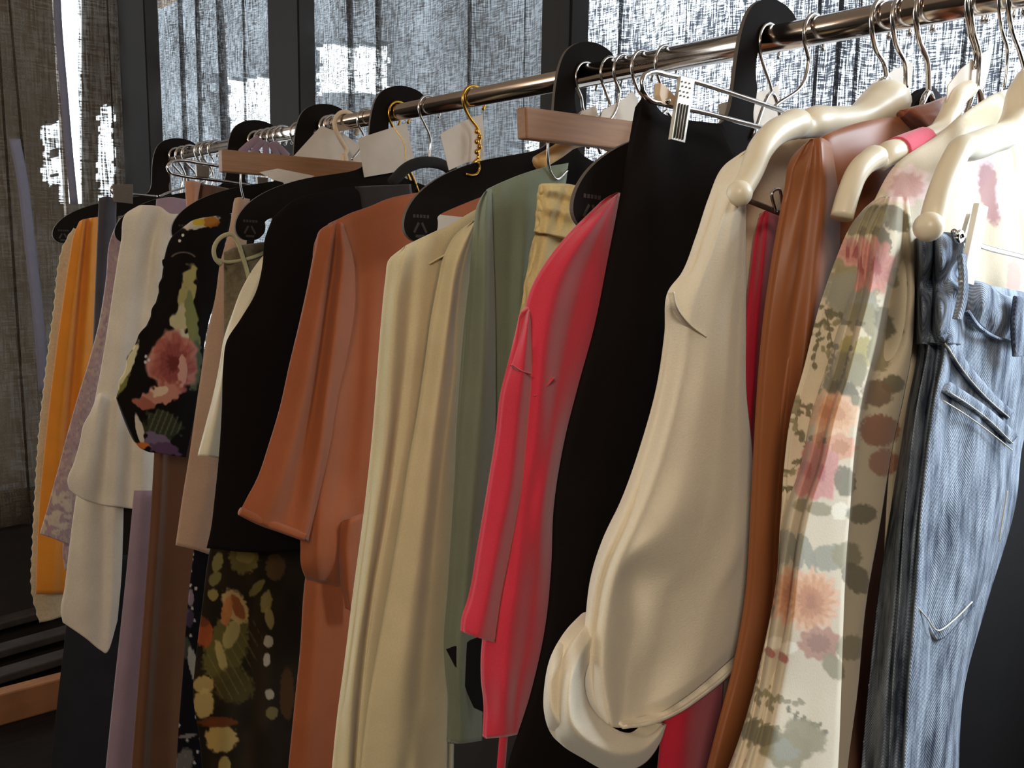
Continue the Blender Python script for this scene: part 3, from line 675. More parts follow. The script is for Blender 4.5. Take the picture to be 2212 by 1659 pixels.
cloth('back_pocket', YJ+.0125, [
  [(2046,838,.006),(2022,950,.007),(1994,1150,.009),(1974,1318,.009)],
  [(2080,862,.005),(2060,1000,.006),(2030,1180,.006),(2002,1352,.006)],
  [(2118,892,.006),(2100,1050,.007),(2070,1220,.007),(2027,1384,.007)],
  [(2160,930,.006),(2150,1050,.007),(2115,1200,.007),(2070,1348,.007)],
  [(2192,956,.005),(2180,1080,.006),(2158,1180,.006),(2106,1308,.006)]], DENIM, jn, T=.0035, nu=10, nv=90, wr=.0018, wrs=.05, top=.01)
strip('pocket_hem', [(2046,836),(2080,858),(2118,884),(2160,920),(2192,950)], 13, YJ+.006, .0045, jn)
for i_, pts in enumerate(([(2052,848),(2090,872),(2130,902),(2188,958)], [(2038,866),(2080,892),(2120,920),(2186,972)], [(1977,1306),(2000,1332),(2026,1362),(2060,1340),(2100,1300)], [(2158,1170),(2166,1120),(2176,1060)], [(2042,742),(2080,800),(2130,858),(2180,902)])):
    ptube('stitching', pts, YJ-.0012 if i_ < 3 else YJ+.0012, .0006, THREAD, jn, ns=6)
strip('belt_loop', [(2082,548),(2086,600),(2082,650),(2072,690)], 7, YJ-.004, .005, jn, T=.0012)
strip('belt_loop', [(2206,640),(2200,700),(2204,770)], 12, YJ-.002, .006, jn, T=.0012)
jc = thing('clip_hanger', 'pale clip hanger pinching the jeans waistband', 'clip hanger')
slab('clip', [(2116,438),(2136,447),(2104,616),(2080,610)], YJ-.010, .004, solid('pale_clip', (232,228,216), .35), jc, bevel=.0006)
slab('clip_back', [(2097,462),(2110,468),(2086,560),(2072,548)], YJ+.004, .003, MC['pale_clip'], jc)
ptube('wire_frame', [(2060,500),(2078,515),(2110,528),(2212,556),(2290,580)], YJ-.002, .0020, CHROME, jc)
ptube('spring', [(2066,508),(2076,502),(2078,514),(2070,520),(2066,512)], YJ-.008, .0018, CHROME, jc)
hook(YJ+.02, .002, CHROME, jc, P(2290,560,YJ+.02))
# black garment at the lower right
bk = G('trousers', 'black trousers hanging behind the jeans at the bottom right corner', 'trousers')
cloth('leg', YH(2215)+.014, [[(2080,700),(2060,1000),(2040,1300),(2030,1659),(2000,2200)], [(2230,690),(2180,1200),(2170,2200)], [(2300,690),(2300,1200),(2300,2200)]], fabric('black_wool', (19,17,18), sheen=0, spec=.08), bk, T=.006)
# floral shirt
fs_ = G('floral_shirt', 'cream shirt printed with peach flowers and olive leaves', 'shirt'); YF = YH(2150)
cloth('sleeve', YF, [
  [(1900,425,-.010),(1850,480,-.010),(1812,560,-.010),(1780,650,-.010),(1742,800,-.010),(1715,900,-.010),(1701,1010,-.010),(1696,1200,-.008),(1680,1330,-.006),(1648,1460,-.006),(1606,1600,-.006),(1560,1720,-.006),(1500,1900,-.006)],
  [(1915,425,.004),(1880,500,.004),(1860,600,.002),(1825,700,-.004),(1795,800,-.006),(1765,900,-.006),(1745,1010,-.006),(1715,1130,-.004),(1706,1250,.002),(1680,1400,.006),(1650,1550,.006),(1600,1720,.006),(1550,1900,.006)],
  [(1925,425,.006),(1896,520,.010),(1884,620,.012),(1858,720,.016),(1834,810,.018),(1806,900,.018),(1784,1000,.018),(1755,1090,.018),(1732,1200,.018),(1716,1350,.018),(1696,1500,.014),(1672,1650,.014),(1620,1900,.014)],
  [(1940,425,.008),(1925,560,.012),(1905,650,.014),(1884,740,.018),(1868,810,.018),(1848,900,.018),(1836,1000,.018),(1830,1090,.018),(1820,1200,.018),(1812,1350,.018),(1806,1500,.014),(1797,1650,.014),(1770,1900,.014)],
  [(1950,425,.004),(1945,560,.002),(1924,650,-.012),(1908,740,-.016),(1880,830,-.016),(1862,920,-.016),(1850,1020,-.016),(1842,1100,-.014),(1832,1210,-.014),(1824,1360,-.014),(1818,1500,-.012),(1812,1650,-.012),(1790,1900,-.012)],
  [(1962,425,.006),(1972,500,.010),(1976,600,.010),(1970,760,.004),(1952,860,-.004),(1930,960,-.010),(1902,1130,-.012),(1872,1300,-.012),(1852,1500,-.012),(1832,1650,-.012),(1810,1900,-.012)]],
  FLORAL, fs_, T=.004, nu=34, nv=460, wr=.0012, wrs=.03, printer=floral_print, top=.02)
cloth('bodice', YF+.004, [
  [(1888,440,0),(1930,560,-.006),(1940,760,-.006),(1920,1100,-.006),(1900,1500,-.006)],
  [(1945,352,.004),(1975,500,.004),(1990,760,0),(1975,1100,0),(1960,1500,0)],
  [(2030,292,.004),(2050,420,.008),(2060,760,.004),(2060,1100,0),(2060,1500,0)],
  [(2095,240,.004),(2110,400,.002),(2120,760,-.002),(2120,1100,0),(2120,1500,0)],
  [(2150,204,.004),(2170,400,.006),(2180,760,.004),(2180,1100,0),(2180,1500,0)],
  [(2200,190,0),(2215,400,-.004),(2220,760,0),(2220,1100,0),(2220,1500,0)],
  [(2265,200,0),(2270,400,0),(2270,760,0),(2270,1100,0),(2270,1500,0)]],
  FLORAL, fs_, T=.004, nu=22, nv=300, wr=.0012, wrs=.05, printer=floral_print, top=.02)
wire_hanger(2178, (2170,190), None, CHROME, CHROME, 'thin grey wire hook right of the last card tag', r=.0014)
# ochre satin blouse
OC = fabric('ochre_satin', (146,86,48), rough=.48, spec=.35, sheen=.1, weave=1400, bump=.1, var=.05)
oc = G('satin_blouse', 'ochre brown satin blouse between cream jacket and floral shirt', 'blouse'); YO = YH(2010)
cloth('bodice', YO+.004, [
  [(1745,315,-.004),(1720,500,-.004),(1690,800,-.004),(1650,1100,-.006),(1640,1500,-.006),(1600,1900,-.006)],
  [(1800,285,.004),(1830,420,.002),(1835,600,-.004),(1800,800,-.006),(1760,1100,-.006),(1740,1500,-.006),(1720,1900,-.006)],
  [(1870,262,.005),(1900,420,.005),(1880,600,0),(1860,800,0),(1860,1500,0),(1860,1900,0)],
  [(1940,252,.004),(1960,350,-.002),(1960,600,0),(1960,1500,0),(1960,1900,0)],
  [(1990,250,0),(2030,350,0),(2060,600,0),(2060,1500,0),(2060,1900,0)]], OC, oc, T=.006, nu=12, nv=110, wr=.0015)
cloth('sleeve', YO-.002, [
  [(1748,308,-.008),(1722,335,-.008),(1706,410,-.008),(1688,500,-.008),(1664,650,-.008),(1648,800,-.008),(1640,920,-.008),(1632,1100,-.008),(1618,1300,-.008),(1590,1450,-.008),(1555,1580,-.008),(1500,1800,-.008)],
  [(1758,300,.004),(1745,400,.0),(1724,550,-.002),(1704,700,-.004),(1690,900,-.004),(1672,1100,-.004),(1662,1300,-.002),(1636,1500,-.002),(1580,1800,-.002)],
  [(1776,298,.008),(1782,400,.008),(1772,550,.008),(1755,700,.008),(1730,850,.008),(1710,1000,.006),(1696,1150,.006),(1686,1300,.006),(1660,1500,.004),(1620,1800,.004)],
  [(1796,310,.004),(1812,420,0),(1816,520,-.002),(1800,650,-.006),(1770,850,-.008),(1740,1000,-.008),(1720,1150,-.008),(1710,1300,-.008),(1700,1500,-.008),(1680,1800,-.008)]], OC, oc, T=.005, nu=14, nv=120, wr=.001)
cloth('collar', YO-.002, [[(1946,252,0),(1960,262,.002),(1975,272,.003)], [(1970,232,.006),(1992,250,.010),(2012,275,.010)], [(2010,222,.006),(2030,245,.012),(2046,290,.012)], [(2052,205,0),(2068,240,0),(2078,300,0)]], fabric('ochre_satin_under', (150,88,62), rough=.5, var=.05), oc, T=.004, nu=10, nv=24)
bc = G('black_collar', 'black garment collar peeking above the ochre blouse', 'collar')
cloth('collar', YO+.012, [[(1952,250),(1950,262)], [(1986,208),(1990,245)], [(2012,186),(2015,240)], [(2034,206),(2050,240)]], fabric('black_silk', (30,27,30), sheen=0, spec=.1), bc, T=.005, nu=8, nv=16)
# magenta trousers over the crossbar
MG = fabric('magenta_crepe', (186,34,56), sheen=.2)
mg = G('trousers', 'deep pink trousers folded over the crossbar beside cream jacket', 'trousers'); YM = YH(1912)+.012
cloth('leg', YM, [
  [(1644,462,-.002),(1632,560,-.002),(1618,680,-.002),(1606,850,-.002),(1580,1050,0),(1530,1250,.0),(1465,1420,0),(1440,1530,0),(1425,1659,0),(1395,1950,0)],
  [(1660,455,.004),(1650,560,.006),(1640,680,.004),(1630,850,.004),(1615,1050,.004),(1570,1250,.006),(1510,1420,.008),(1490,1530,.008),(1480,1659,.008),(1450,1950,.008)],
  [(1684,462,.0),(1676,560,0),(1668,680,0),(1656,850,0),(1645,1050,0),(1620,1250,0),(1570,1420,0),(1560,1530,0),(1550,1659,0),(1520,1950,0)]], MG, mg, T=.003, nu=14, nv=110)
# cream jacket
CR = fabric('cream_twill', (228,217,194), weave=520, bump=.5, var=.05, stretch=(1,1,1.6))
cj = G('jacket', 'cream jacket with a wide sleeve and rolled twisted cuff', 'jacket')
cloth('bodice', YH(1878)+.012, [
  [(1600,332),(1580,500),(1560,800),(1540,1200),(1500,1700)],
  [(1655,305,.004),(1660,450,.004),(1660,800,0),(1660,1200,0),(1660,1700,0)],
  [(1740,292,.004),(1740,500,0),(1740,800,0),(1740,1200,0),(1740,1700,0)],
  [(1860,282,0),(1860,500,0),(1840,800,0),(1800,1200,0),(1800,1700,0)]], fabric('shaded_jacket_body', (206,184,156), weave=520, bump=.3, var=.05), cj, T=.005, nu=12, nv=80)  # cream body coloured darker beige, its shade behind the hanger painted in
YS = YH(1938)+.008
sleeve = cloth('sleeve', YS, [
  [(1612,326,-.004),(1568,362,-.004),(1540,425,-.004),(1512,510,-.004),(1480,590,-.004),(1452,625,-.004),(1443,720,-.004),(1425,840,-.004),(1392,960,-.004),(1350,1080,-.004),(1308,1170,-.004),(1284,1250,-.004),(1273,1340,-.004),(1268,1430,-.004),(1272,1500,-.004),(1296,1560,-.004)],
  [(1616,326,.002),(1580,420,.006),(1545,530,.006),(1500,660,.006),(1480,800,.006),(1450,930,.008),(1410,1060,.010),(1370,1150,.014),(1330,1240,.012),(1312,1340,.010),(1305,1450,.008),(1322,1570,.006)],
  [(1619,326,.003),(1592,430,.008),(1570,560,.008),(1540,700,.008),(1520,850,.010),(1490,1000,.012),(1450,1120,.018),(1396,1190,.016),(1372,1250,.0),(1372,1350,-.002),(1356,1450,-.002),(1345,1572,-.004)],
  [(1621,326,.003),(1601,430,.006),(1590,560,.007),(1575,700,.007),(1562,850,.009),(1545,1000,.010),(1525,1120,.012),(1480,1220,.010),(1440,1290,.004),(1425,1370,.0),(1405,1450,-.004),(1380,1566,-.004)],
  [(1623,326,0),(1608,430,.003),(1603,560,.004),(1597,700,.004),(1592,850,.006),(1592,1000,.008),(1585,1120,.010),(1575,1220,.012),(1545,1300,.010),(1520,1400,.008),(1490,1500,.006)],
  [(1626,326,0),(1613,430,.003),(1612,560,.004),(1612,700,.004),(1613,850,.005),(1624,960,.006),(1629,1080,.008),(1628,1200,.008),(1636,1300,.006),(1640,1345,.004),(1634,1376,.002)]],
  CR, cj, T=.0055, nu=16, nv=200, wr=.0018, wrs=.018, top=.03, bottom=.03)
cf = cloth('rolled_cuff', YS-.004, [
  [(1300,1318,-.024),(1246,1372,-.004),(1212,1430,.0),(1197,1500,.0),(1195,1560,0),(1206,1598,0),(1262,1640,0),(1330,1670,0),(1392,1650,0),(1426,1605,0),(1440,1565,-.004)],
  [(1304,1335,-.024),(1262,1395,.0),(1238,1450,.014),(1230,1510,.018),(1238,1560,.020),(1262,1590,.022),(1305,1616,.022),(1350,1628,.020),(1392,1618,.014),(1418,1594,.006),(1436,1568,0)],
  [(1310,1345,-.024),(1276,1420,-.004),(1264,1470,.010),(1274,1520,.012),(1294,1548,.014),(1316,1566,.014),(1345,1582,.012),(1372,1590,.010),(1398,1590,.006),(1416,1580,.002),(1432,1562,-.004)]], CR, cj, T=.007, nu=16, nv=110, wr=.002, wrs=.03, top=.03, bottom=.05)
strip('sleeve_hem', [(1345,1570),(1400,1563),(1460,1540),(1520,1500),(1580,1450),(1634,1384)], 5, YS, .004, cj, mat=CR, T=.004)
strip('elbow_seam', [(1456,630),(1462,660),(1490,700),(1526,728)], 1.6, YS-.012, .0018, cj, mat=CR, T=.0018)
# black trousers
BT = fabric('black_crepe', (25,21,19), rough=.95, sheen=0, spec=.05)
bt = G('trousers', 'black trousers clipped by one corner beside the cream jacket', 'trousers'); YB = YH(1700)
cloth('leg', YB, [
  [(1388,210,0),(1376,260,0),(1362,330,0),(1346,420,0),(1318,560,0),(1290,700,0),(1252,840,0),(1222,960,0),(1200,1100,0),(1195,1230,0),(1183,1350,0),(1150,1500,0),(1098,1660,0),(1040,1950,0)],
  [(1412,222,.004),(1420,320,.006),(1410,500,.004),(1380,700,.006),(1330,900,.004),(1290,1150,.006),(1270,1400,.004),(1220,1660,.004),(1180,1950,.004)],
  [(1448,252,.0),(1480,340,.004),(1490,500,-.002),(1470,700,-.002),(1430,900,-.004),(1400,1150,-.004),(1380,1400,-.004),(1360,1660,-.004),(1320,1950,-.004)],
  [(1560,268,.0),(1600,360,0),(1600,700,0),(1560,1150,0),(1520,1400,0),(1500,1660,0),(1480,1950,0)]], BT, bt, T=.006, nu=12, nv=100, wr=.002, top=.01)
# crimson blouse
CS = fabric('crimson_viscose', (204,48,68), rough=.75, sheen=.35, spec=.25)
cs = G('blouse', 'crimson pink blouse with long open sleeve by black trousers', 'blouse'); YP = YH(1680)
cloth('bodice', YP, [
  [(1335,416,-.003),(1262,478,-.003),(1196,552,-.003),(1150,630,-.003),(1140,665,-.003),(1120,800,-.003),(1100,950,-.003),(1085,1100,-.003),(1070,1250,-.003),(1052,1350,-.003),(1044,1420,-.003),(1045,1480,-.003),(1050,1520,-.003),(1048,1596,-.003)],
  [(1336,416,.004),(1280,490,.006),(1222,580,.006),(1190,680,.008),(1170,830,.010),(1160,950,.010),(1140,1080,.006),(1120,1250,.008),(1100,1400,.008),(1092,1500,.010),(1090,1592,.004)],
  [(1337,416,.003),(1300,500,0),(1262,600,-.004),(1232,720,-.004),(1206,850,.002),(1190,960,.008),(1172,1080,.010),(1158,1250,.004),(1140,1400,.002),(1120,1500,.004),(1112,1588,.002)],
  [(1345,420,-.003),(1332,500,-.003),(1318,600,-.003),(1296,720,-.003),(1256,850,-.003),(1226,960,-.003),(1204,1080,-.003),(1196,1240,-.003),(1184,1400,-.003),(1158,1510,-.003),(1136,1582,-.003)]], CS, cs, T=.005, nu=16, nv=140, wr=.0014, top=.02)
cloth('sleeve', YP-.010, [
  [(1140,662,-.003),(1124,720,-.003),(1104,790,-.003),(1090,840,-.003),(1076,950,-.003),(1058,1060,-.003),(1038,1180,-.003),(1016,1300,-.003),(1003,1340,-.003),(1001,1366,-.003)],
  [(1144,670,.002),(1130,800,.004),(1118,900,.004),(1100,1060,.004),(1075,1180,.004),(1052,1300,.004),(1034,1378,.003)],
  [(1147,690,-.003),(1150,830,-.003),(1146,900,-.003),(1128,1060,-.003),(1106,1180,-.003),(1082,1300,-.003),(1070,1388,-.003)]], CS, cs, T=.004, nu=12, nv=80, wr=.001, top=.02)
ptube('tie', [(1088,1590),(1084,1640),(1078,1720),(1080,1800)], YP, .0045, CS, cs, flat=.4)
strip('sleeve_seam', [(1106,788),(1124,800),(1148,808)], 1.6, YP-.016, .002, cs, mat=CS, T=.0012)
strip('dart_seam', [(1198,816),(1180,836),(1156,856)], 1.2, YP-.011, .0018, cs, mat=CS, T=.0012)
# yellow gathered skirt
YG = fabric('butter_yellow_crinkle', (214,190,132), sheen=.2, bump=.5, weave=420)
yg = G('skirt', 'butter yellow crinkled skirt with gathered waistband beside crimson blouse', 'skirt'); YY = YH(1440)
cloth('waistband', YY-.004, [[(1170,396),(1166,430),(1164,460),(1160,500)], [(1200,396,.004),(1196,412,.008),(1196,430,.002),(1194,450,.008),(1192,470,.002),(1190,506,.006)], [(1232,398,.004),(1230,420,.007),(1230,440,.002),(1230,460,.007),(1230,486,.002),(1226,514,.005)], [(1290,410),(1280,470),(1276,530)]],
      YG, yg, T=.005, nu=14, nv=60, wr=.0035, wrs=.12, edge=lambda y: 3*np.sin(y*.16))
cloth('skirt_panel', YY, [[(1160,494),(1148,560),(1134,640),(1120,760),(1100,1000),(1080,1300)], [(1186,500,.004),(1180,560,.006),(1170,640,.006),(1150,760,.006),(1130,1000,.004),(1120,1300,.004)], [(1215,508,.0),(1216,560,-.002),(1204,640,0),(1180,760,0),(1160,1000,0),(1150,1300,0)], [(1290,520),(1280,600),(1260,760),(1220,1000),(1200,1300)]],
      YG, yg, T=.005, nu=14, nv=90, wr=.0030, wrs=.10, edge=lambda y: 3*np.sin(y*.1))
# sage blouse
SG = fabric('sage_crepe', (116,124,102), rough=.8, sheen=.25)
sg = G('blouse', 'sage green blouse with long open sleeve next to ivory shirt', 'blouse'); YSG = YH(1392)
cloth('sleeve', YSG, [
  [(1048,416,-.003),(1040,440,-.003),(1028,520,-.003),(1018,640,-.003),(1006,800,-.003),(992,960,-.003),(982,1120,-.003),(972,1280,-.003),(964,1400,-.003),(968,1460,-.003),(974,1520,-.003),(970,1606,-.003)],
  [(1054,412,.004),(1050,520,.008),(1048,640,.010),(1044,800,.010),(1034,960,.010),(1020,1120,.010),(1008,1280,.010),(996,1400,.010),(1000,1606,.006)],
  [(1062,408,.003),(1066,520,-.002),(1070,640,-.004),(1072,800,-.004),(1070,960,-.004),(1054,1120,-.004),(1050,1280,-.004),(1046,1400,-.004),(1042,1600,-.003)]], SG, sg, T=.005, nu=14, nv=110, wr=.001, top=.03)
cloth('bodice', YSG+.008, [
  [(1052,410,0),(1018,600,0),(990,900,0),(980,1200,0),(972,1400,0)],
  [(1062,405,0),(1050,600,-.004),(1030,900,-.004),(1020,1200,-.004),(1010,1400,-.004)],
  [(1090,392,.006),(1100,500,0),(1096,640,-.004),(1090,900,-.006),(1080,1200,-.004),(1070,1400,-.004)],
  [(1130,376,.006),(1134,460,.006),(1128,600,.004),(1122,760,.0),(1110,900,0),(1100,1200,0),(1090,1400,0)],
  [(1175,362,.002),(1170,420,0),(1156,520,0),(1140,640,0),(1130,800,0),(1120,1200,0),(1110,1400,0)],
  [(1228,352,0),(1220,420,0),(1210,520,0),(1190,900,0),(1180,1400,0)]], SG, sg, T=.005, nu=12, nv=90, wr=.0012, top=.03)
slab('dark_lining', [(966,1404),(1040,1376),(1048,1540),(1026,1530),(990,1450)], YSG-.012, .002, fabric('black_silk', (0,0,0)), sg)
# ivory shirt
IV = fabric('ivory_crepe', (206,192,152), rough=.8, sheen=.3)
iv = G('shirt', 'ivory yellow long shirt with draped front between terracotta and sage', 'shirt'); YV = YH(1330)
cloth('back_panel', YV, [
  [(866,540,-.004),(842,562,-.004),(836,600,-.004),(826,700,-.004),(818,800,-.004),(806,950,-.004),(790,1100,-.004),(766,1280,-.004),(745,1450,-.004),(730,1560,-.004),(718,1680,-.004),(700,1950,-.004)],
  [(880,530,.006),(862,620,.008),(850,760,.008),(836,950,.008),(812,1120,.008),(790,1280,.008),(766,1450,.008),(750,1680,.008),(735,1950,.008)],
  [(900,520,.004),(888,620,.002),(876,760,0),(856,950,-.004),(834,1120,-.004),(806,1280,-.004),(786,1450,-.004),(768,1680,-.004),(755,1950,-.004)],
  [(925,508,.006),(915,620,.006),(900,760,.006),(880,950,.002),(850,1120,.0),(826,1280,0),(800,1450,0),(785,1680,0),(770,1950,0)],
  [(975,484,.004),(960,620,0),(940,760,0),(930,950,0),(910,1280,0),(900,1680,0),(890,1950,0)],
  [(1034,450,0),(1020,620,0),(1000,760,0),(990,950,0),(985,1280,0),(980,1680,0),(975,1950,0)]], IV, iv, T=.005, nu=12, nv=120, wr=.001, top=.02)
cloth('front_drape', YV-.016, [
  [(1024,478,-.003),(990,505,-.003),(964,550,-.003),(950,610,-.003),(936,680,-.003),(922,780,-.003),(904,900,-.003),(886,1000,-.003),(868,1120,-.003),(846,1250,-.003),(818,1400,-.003),(795,1530,-.003),(778,1680,-.003),(760,1950,-.003)],
  [(1027,476,.004),(990,560,.008),(970,680,.010),(955,800,.010),(935,950,.010),(916,1120,.010),(896,1280,.010),(874,1450,.010),(860,1680,.008),(850,1950,.008)],
  [(1030,474,.003),(1004,560,.002),(986,680,-.004),(980,800,-.002),(962,950,.002),(944,1120,.002),(930,1280,.002),(915,1450,.002),(905,1680,0),(900,1950,0)],
  [(1036,474,-.003),(1022,560,-.006),(1010,680,-.008),(998,800,-.006),(988,950,-.005),(982,1120,-.003),(978,1280,-.003),(970,1450,-.003),(966,1680,-.003),(960,1950,-.003)]], IV, iv, T=.005, nu=16, nv=120, wr=.001, top=.02,
  folds=[(.38,.42,.10,.08,-.006,.75,1.01),(.62,.62,.10,.10,.005,.7,1.01)])
strip('shoulder_seam', [(928,570),(960,552),(1000,535),(1030,520)], 1.3, YV-.007, .0042, iv, mat=IV, T=.001)
# terracotta dress
TC = fabric('terracotta_crepe', (148,80,46), rough=.8, sheen=.15)
tc_ = G('dress', 'terracotta dress with short wide sleeve and tied waist', 'dress'); YT = YH(1030)
cloth('bodice', YT, [
  [(712,482,-.004),(690,505,-.004),(682,640,-.004),(672,800,-.004),(662,950,-.004),(655,1080,-.004),(650,1180,.0),(652,1225,.004),(662,1252,-.002)],
  [(735,472,.006),(742,600,.006),(728,760,.006),(712,900,.006),(700,1050,.008),(692,1150,.018),(688,1215,.018),(690,1258,.006)],
  [(760,460,.004),(776,600,-.002),(770,760,-.006),(758,900,-.006),(740,1050,-.002),(730,1130,.012),(722,1200,.016),(716,1262,.004)],
  [(800,446,.004),(816,600,.004),(806,760,.002),(796,900,.002),(776,1050,0),(764,1150,.0),(752,1230,-.002),(745,1280,-.004)],
  [(860,424,.004),(870,600,.004),(860,760,0),(840,900,0),(810,1100,0),(790,1280,0)],
  [(1000,400,.002),(1010,600,.002),(980,760,0),(950,900,0),(900,1100,0),(880,1280,0)],
  [(1085,380,-.002),(1100,600,0),(1080,760,0),(1060,900,0),(1000,1100,0),(980,1280,0)]], TC, tc_, T=.005, nu=12, nv=110, wr=.001, top=.02, bottom=.03)
cloth('sleeve', YT-.020, [
  [(716,482,-.004),(694,496,-.004),(682,540,-.004),(666,620,-.004),(648,700,-.004),(626,790,-.004),(606,880,-.004),(582,960,-.004),(556,1035,-.004),(532,1080,-.004),(516,1112,-.004)],
  [(722,480,.004),(706,560,.004),(694,640,.004),(676,740,.006),(656,850,.006),(632,950,.006),(602,1050,.006),(570,1134,.004)],
  [(728,480,.002),(722,560,-.008),(708,660,-.008),(694,760,-.008),(678,860,-.008),(658,960,-.008),(636,1060,-.008),(612,1148,-.006)],
  [(736,480,.006),(742,560,.008),(734,640,.008),(720,760,.008),(706,860,.008),(694,960,.008),(676,1060,.006),(656,1164,.004)],
  [(742,484,-.004),(764,560,-.004),(768,640,-.006),(752,760,-.008),(730,860,-.008),(714,960,-.006),(692,1060,-.006),(666,1170,-.004)]], TC, tc_, T=.006, nu=14, nv=110, wr=.001, top=.05)
strip('sleeve_hem', [(520,1104),(560,1124),(610,1142),(660,1160)], 10, YT-.020, .0065, tc_, mat=TC, T=.0035)
cloth('waist_tie', YT-.020, [[(742,1130),(735,1180),(738,1230),(742,1270),(752,1310)], [(758,1120,.006),(752,1180,.006),(754,1240,.006),(758,1320,.004)], [(785,1110),(780,1200),(775,1330)]], TC, tc_, T=.005, nu=8, nv=40)
cloth('skirt', YT+.006, [
  [(662,1235,-.004),(656,1300,-.004),(650,1400,-.004),(640,1500,-.004),(624,1660,-.004),(600,1950,-.004)],
  [(690,1235,.006),(690,1300,.006),(686,1400,.006),(676,1500,.006),(664,1660,.006),(640,1950,.006)],
  [(735,1235,.002),(735,1300,.004),(730,1400,.004),(720,1500,.002),(705,1660,.002),(690,1950,.002)],
  [(790,1235),(790,1400),(780,1660),(770,1950)]], TC, tc_, T=.005, nu=12, nv=70, wr=.001)
# black top
BK = fabric('black_jersey', (23,19,18), rough=.95, sheen=0, spec=.05)
bt2 = G('top', 'black sleeveless top with a curved hem beside terracotta dress', 'top'); YK = YH(930)
cloth('bodice', YK, [
  [(590,470,0),(572,520,0),(568,570,0),(554,630,0),(520,690,0),(490,738,0),(483,790,0),(480,880,0),(474,980,0),(464,1080,0),(455,1150,0),(447,1184,0)],
  [(640,430,.004),(630,560,.004),(590,740,.006),(560,900,.006),(540,1050,.006),(520,1192,.004)],
  [(710,412,.002),(700,560,0),(660,740,0),(640,900,0),(620,1050,0),(590,1194,0)],
  [(770,402,.002),(760,560,0),(740,740,0),(720,900,0),(690,1050,0),(660,1190,0)],
  [(900,398,0),(880,560,0),(860,740,0),(840,900,0),(800,1190,0)]], BK, bt2, T=.006, nu=12, nv=90, wr=.002, top=.015)
cloth('facing', YK-.006, [[(768,403,0),(776,425,0),(782,455,0)], [(830,400,.003),(835,425,.003),(840,440,.002)], [(888,398,0),(890,412,0),(892,425,0)]], fabric('charcoal_facing', (44,38,36)), bt2, T=.003, nu=8, nv=20)
wire_hanger(928, (924,362), [(846,396),(880,362),(924,350),(960,358),(1000,392)], solid('black_velvet', (30,27,26), .95), CHROME, 'black velvet hanger with bent silver hook above terracotta dress', r=.0018, br=.008)
# botanical skirt
bo = G('botanical_dress', 'dark olive dress printed with leaves and fruit below the black top', 'dress'); YBO = YH(862)
cloth('skirt', YBO, [
  [(470,1120,-.002),(452,1200,-.002),(436,1320,-.002),(424,1420,-.002),(418,1500,-.002),(432,1600,-.002),(440,1700,-.002),(440,1900,-.002)],
  [(500,1120,.006),(486,1320,.006),(476,1500,.006),(474,1700,.006),(470,1900,.006)],
  [(545,1120,.0),(540,1320,-.004),(534,1500,-.006),(526,1700,-.006),(520,1900,-.006)],
  [(600,1120,.006),(586,1320,.006),(580,1500,.006),(576,1700,.006),(570,1900,.006)],
  [(680,1120,-.002),(655,1320,-.004),(642,1500,-.004),(628,1700,-.004),(610,1900,-.004)]], BOTANIC, bo, T=.005, nu=30, nv=320, wr=.0014, printer=botanic_print)
# ivory wrap top
iw = G('wrap_top', 'ivory wrap top edge showing left of the black top', 'top'); YW = YH(835)
IVW = fabric('ivory_satin', (222,210,182), rough=.5, spec=.35)
cloth('front_edge', YW, [
  [(576,545,-.003),(545,585,-.003),(520,630,-.003),(502,680,-.003),(486,732,-.003),(478,780,-.003),(466,840,-.003),(448,910,-.003),(428,985,-.003)],
  [(582,548,.004),(556,620,.006),(530,680,.006),(494,740,.004),(484,800,.006),(468,900,.006),(450,986,.004)],
  [(600,555,-.003),(585,620,-.003),(556,690,-.003),(505,745,-.003),(496,800,-.003),(492,900,-.003),(474,990,-.003)]], IVW, iw, T=.004, nu=10, nv=80, wr=.0006)
# olive cord top
ol = G('olive_top', 'olive floral top with pale cord straps beside blush dress', 'top'); YOL = YH(800)
cloth('bodice', YOL, [[(484,545),(484,620),(484,760)], [(520,530,.004),(520,620,.004),(510,760,.004)], [(600,520),(600,620),(560,760)]], fabric('olive_floral', (104,92,70), var=.45, weave=160), ol, T=.005, nu=8, nv=40, wr=.003, wrs=.08)
cord = fabric('pale_cord', (176,168,130), weave=400)
ptube('cord', [(478,572),(466,560),(462,540),(470,520),(486,508),(500,506),(512,520),(522,548),(532,580),(538,606)], YOL-.016, .0030, cord, ol)
ptube('cord', [(466,560),(490,566),(520,562),(556,552),(580,540)], YOL-.010, .0024, cord, ol)
# blush dress
bl = G('blush_dress', 'blush pink linen dress with narrow straps and raw hem', 'dress'); YBL = YH(765)
BL = fabric('blush_linen', (180,146,122), weave=500)
cloth('panel', YBL, [
  [(508,428,-.002),(496,500,-.002),(476,570,-.002),(466,640,-.002),(448,720,-.002),(436,800,-.002),(424,880,-.002),(410,980,-.002),(394,1080,-.002),(380,1178,-.002)],
  [(520,426,.003),(506,560,.004),(492,680,.006),(476,800,.006),(460,920,.006),(444,1060,.006),(415,1186,.004)],
  [(540,430,-.002),(530,560,-.002),(520,700,-.002),(512,800,-.002),(500,920,-.002),(480,1060,-.002),(452,1198,-.002)]], BL, bl, T=.004, nu=12, nv=90, wr=.0012, top=.01)
# dotted navy dress
dn_ = G('dotted_dress', 'navy dress with white dots below the blush dress', 'dress')
cloth('skirt', YH(735), [[(428,1120),(418,1200),(404,1330),(396,1450),(386,1580),(378,1720),(370,1900)], [(460,1120,.003),(450,1330,.003),(440,1580,.003),(430,1900,.003)], [(520,1120),(510,1330),(500,1580),(490,1900)]], DOTS, dn_, T=.004, nu=26, nv=240, printer=dots_print)
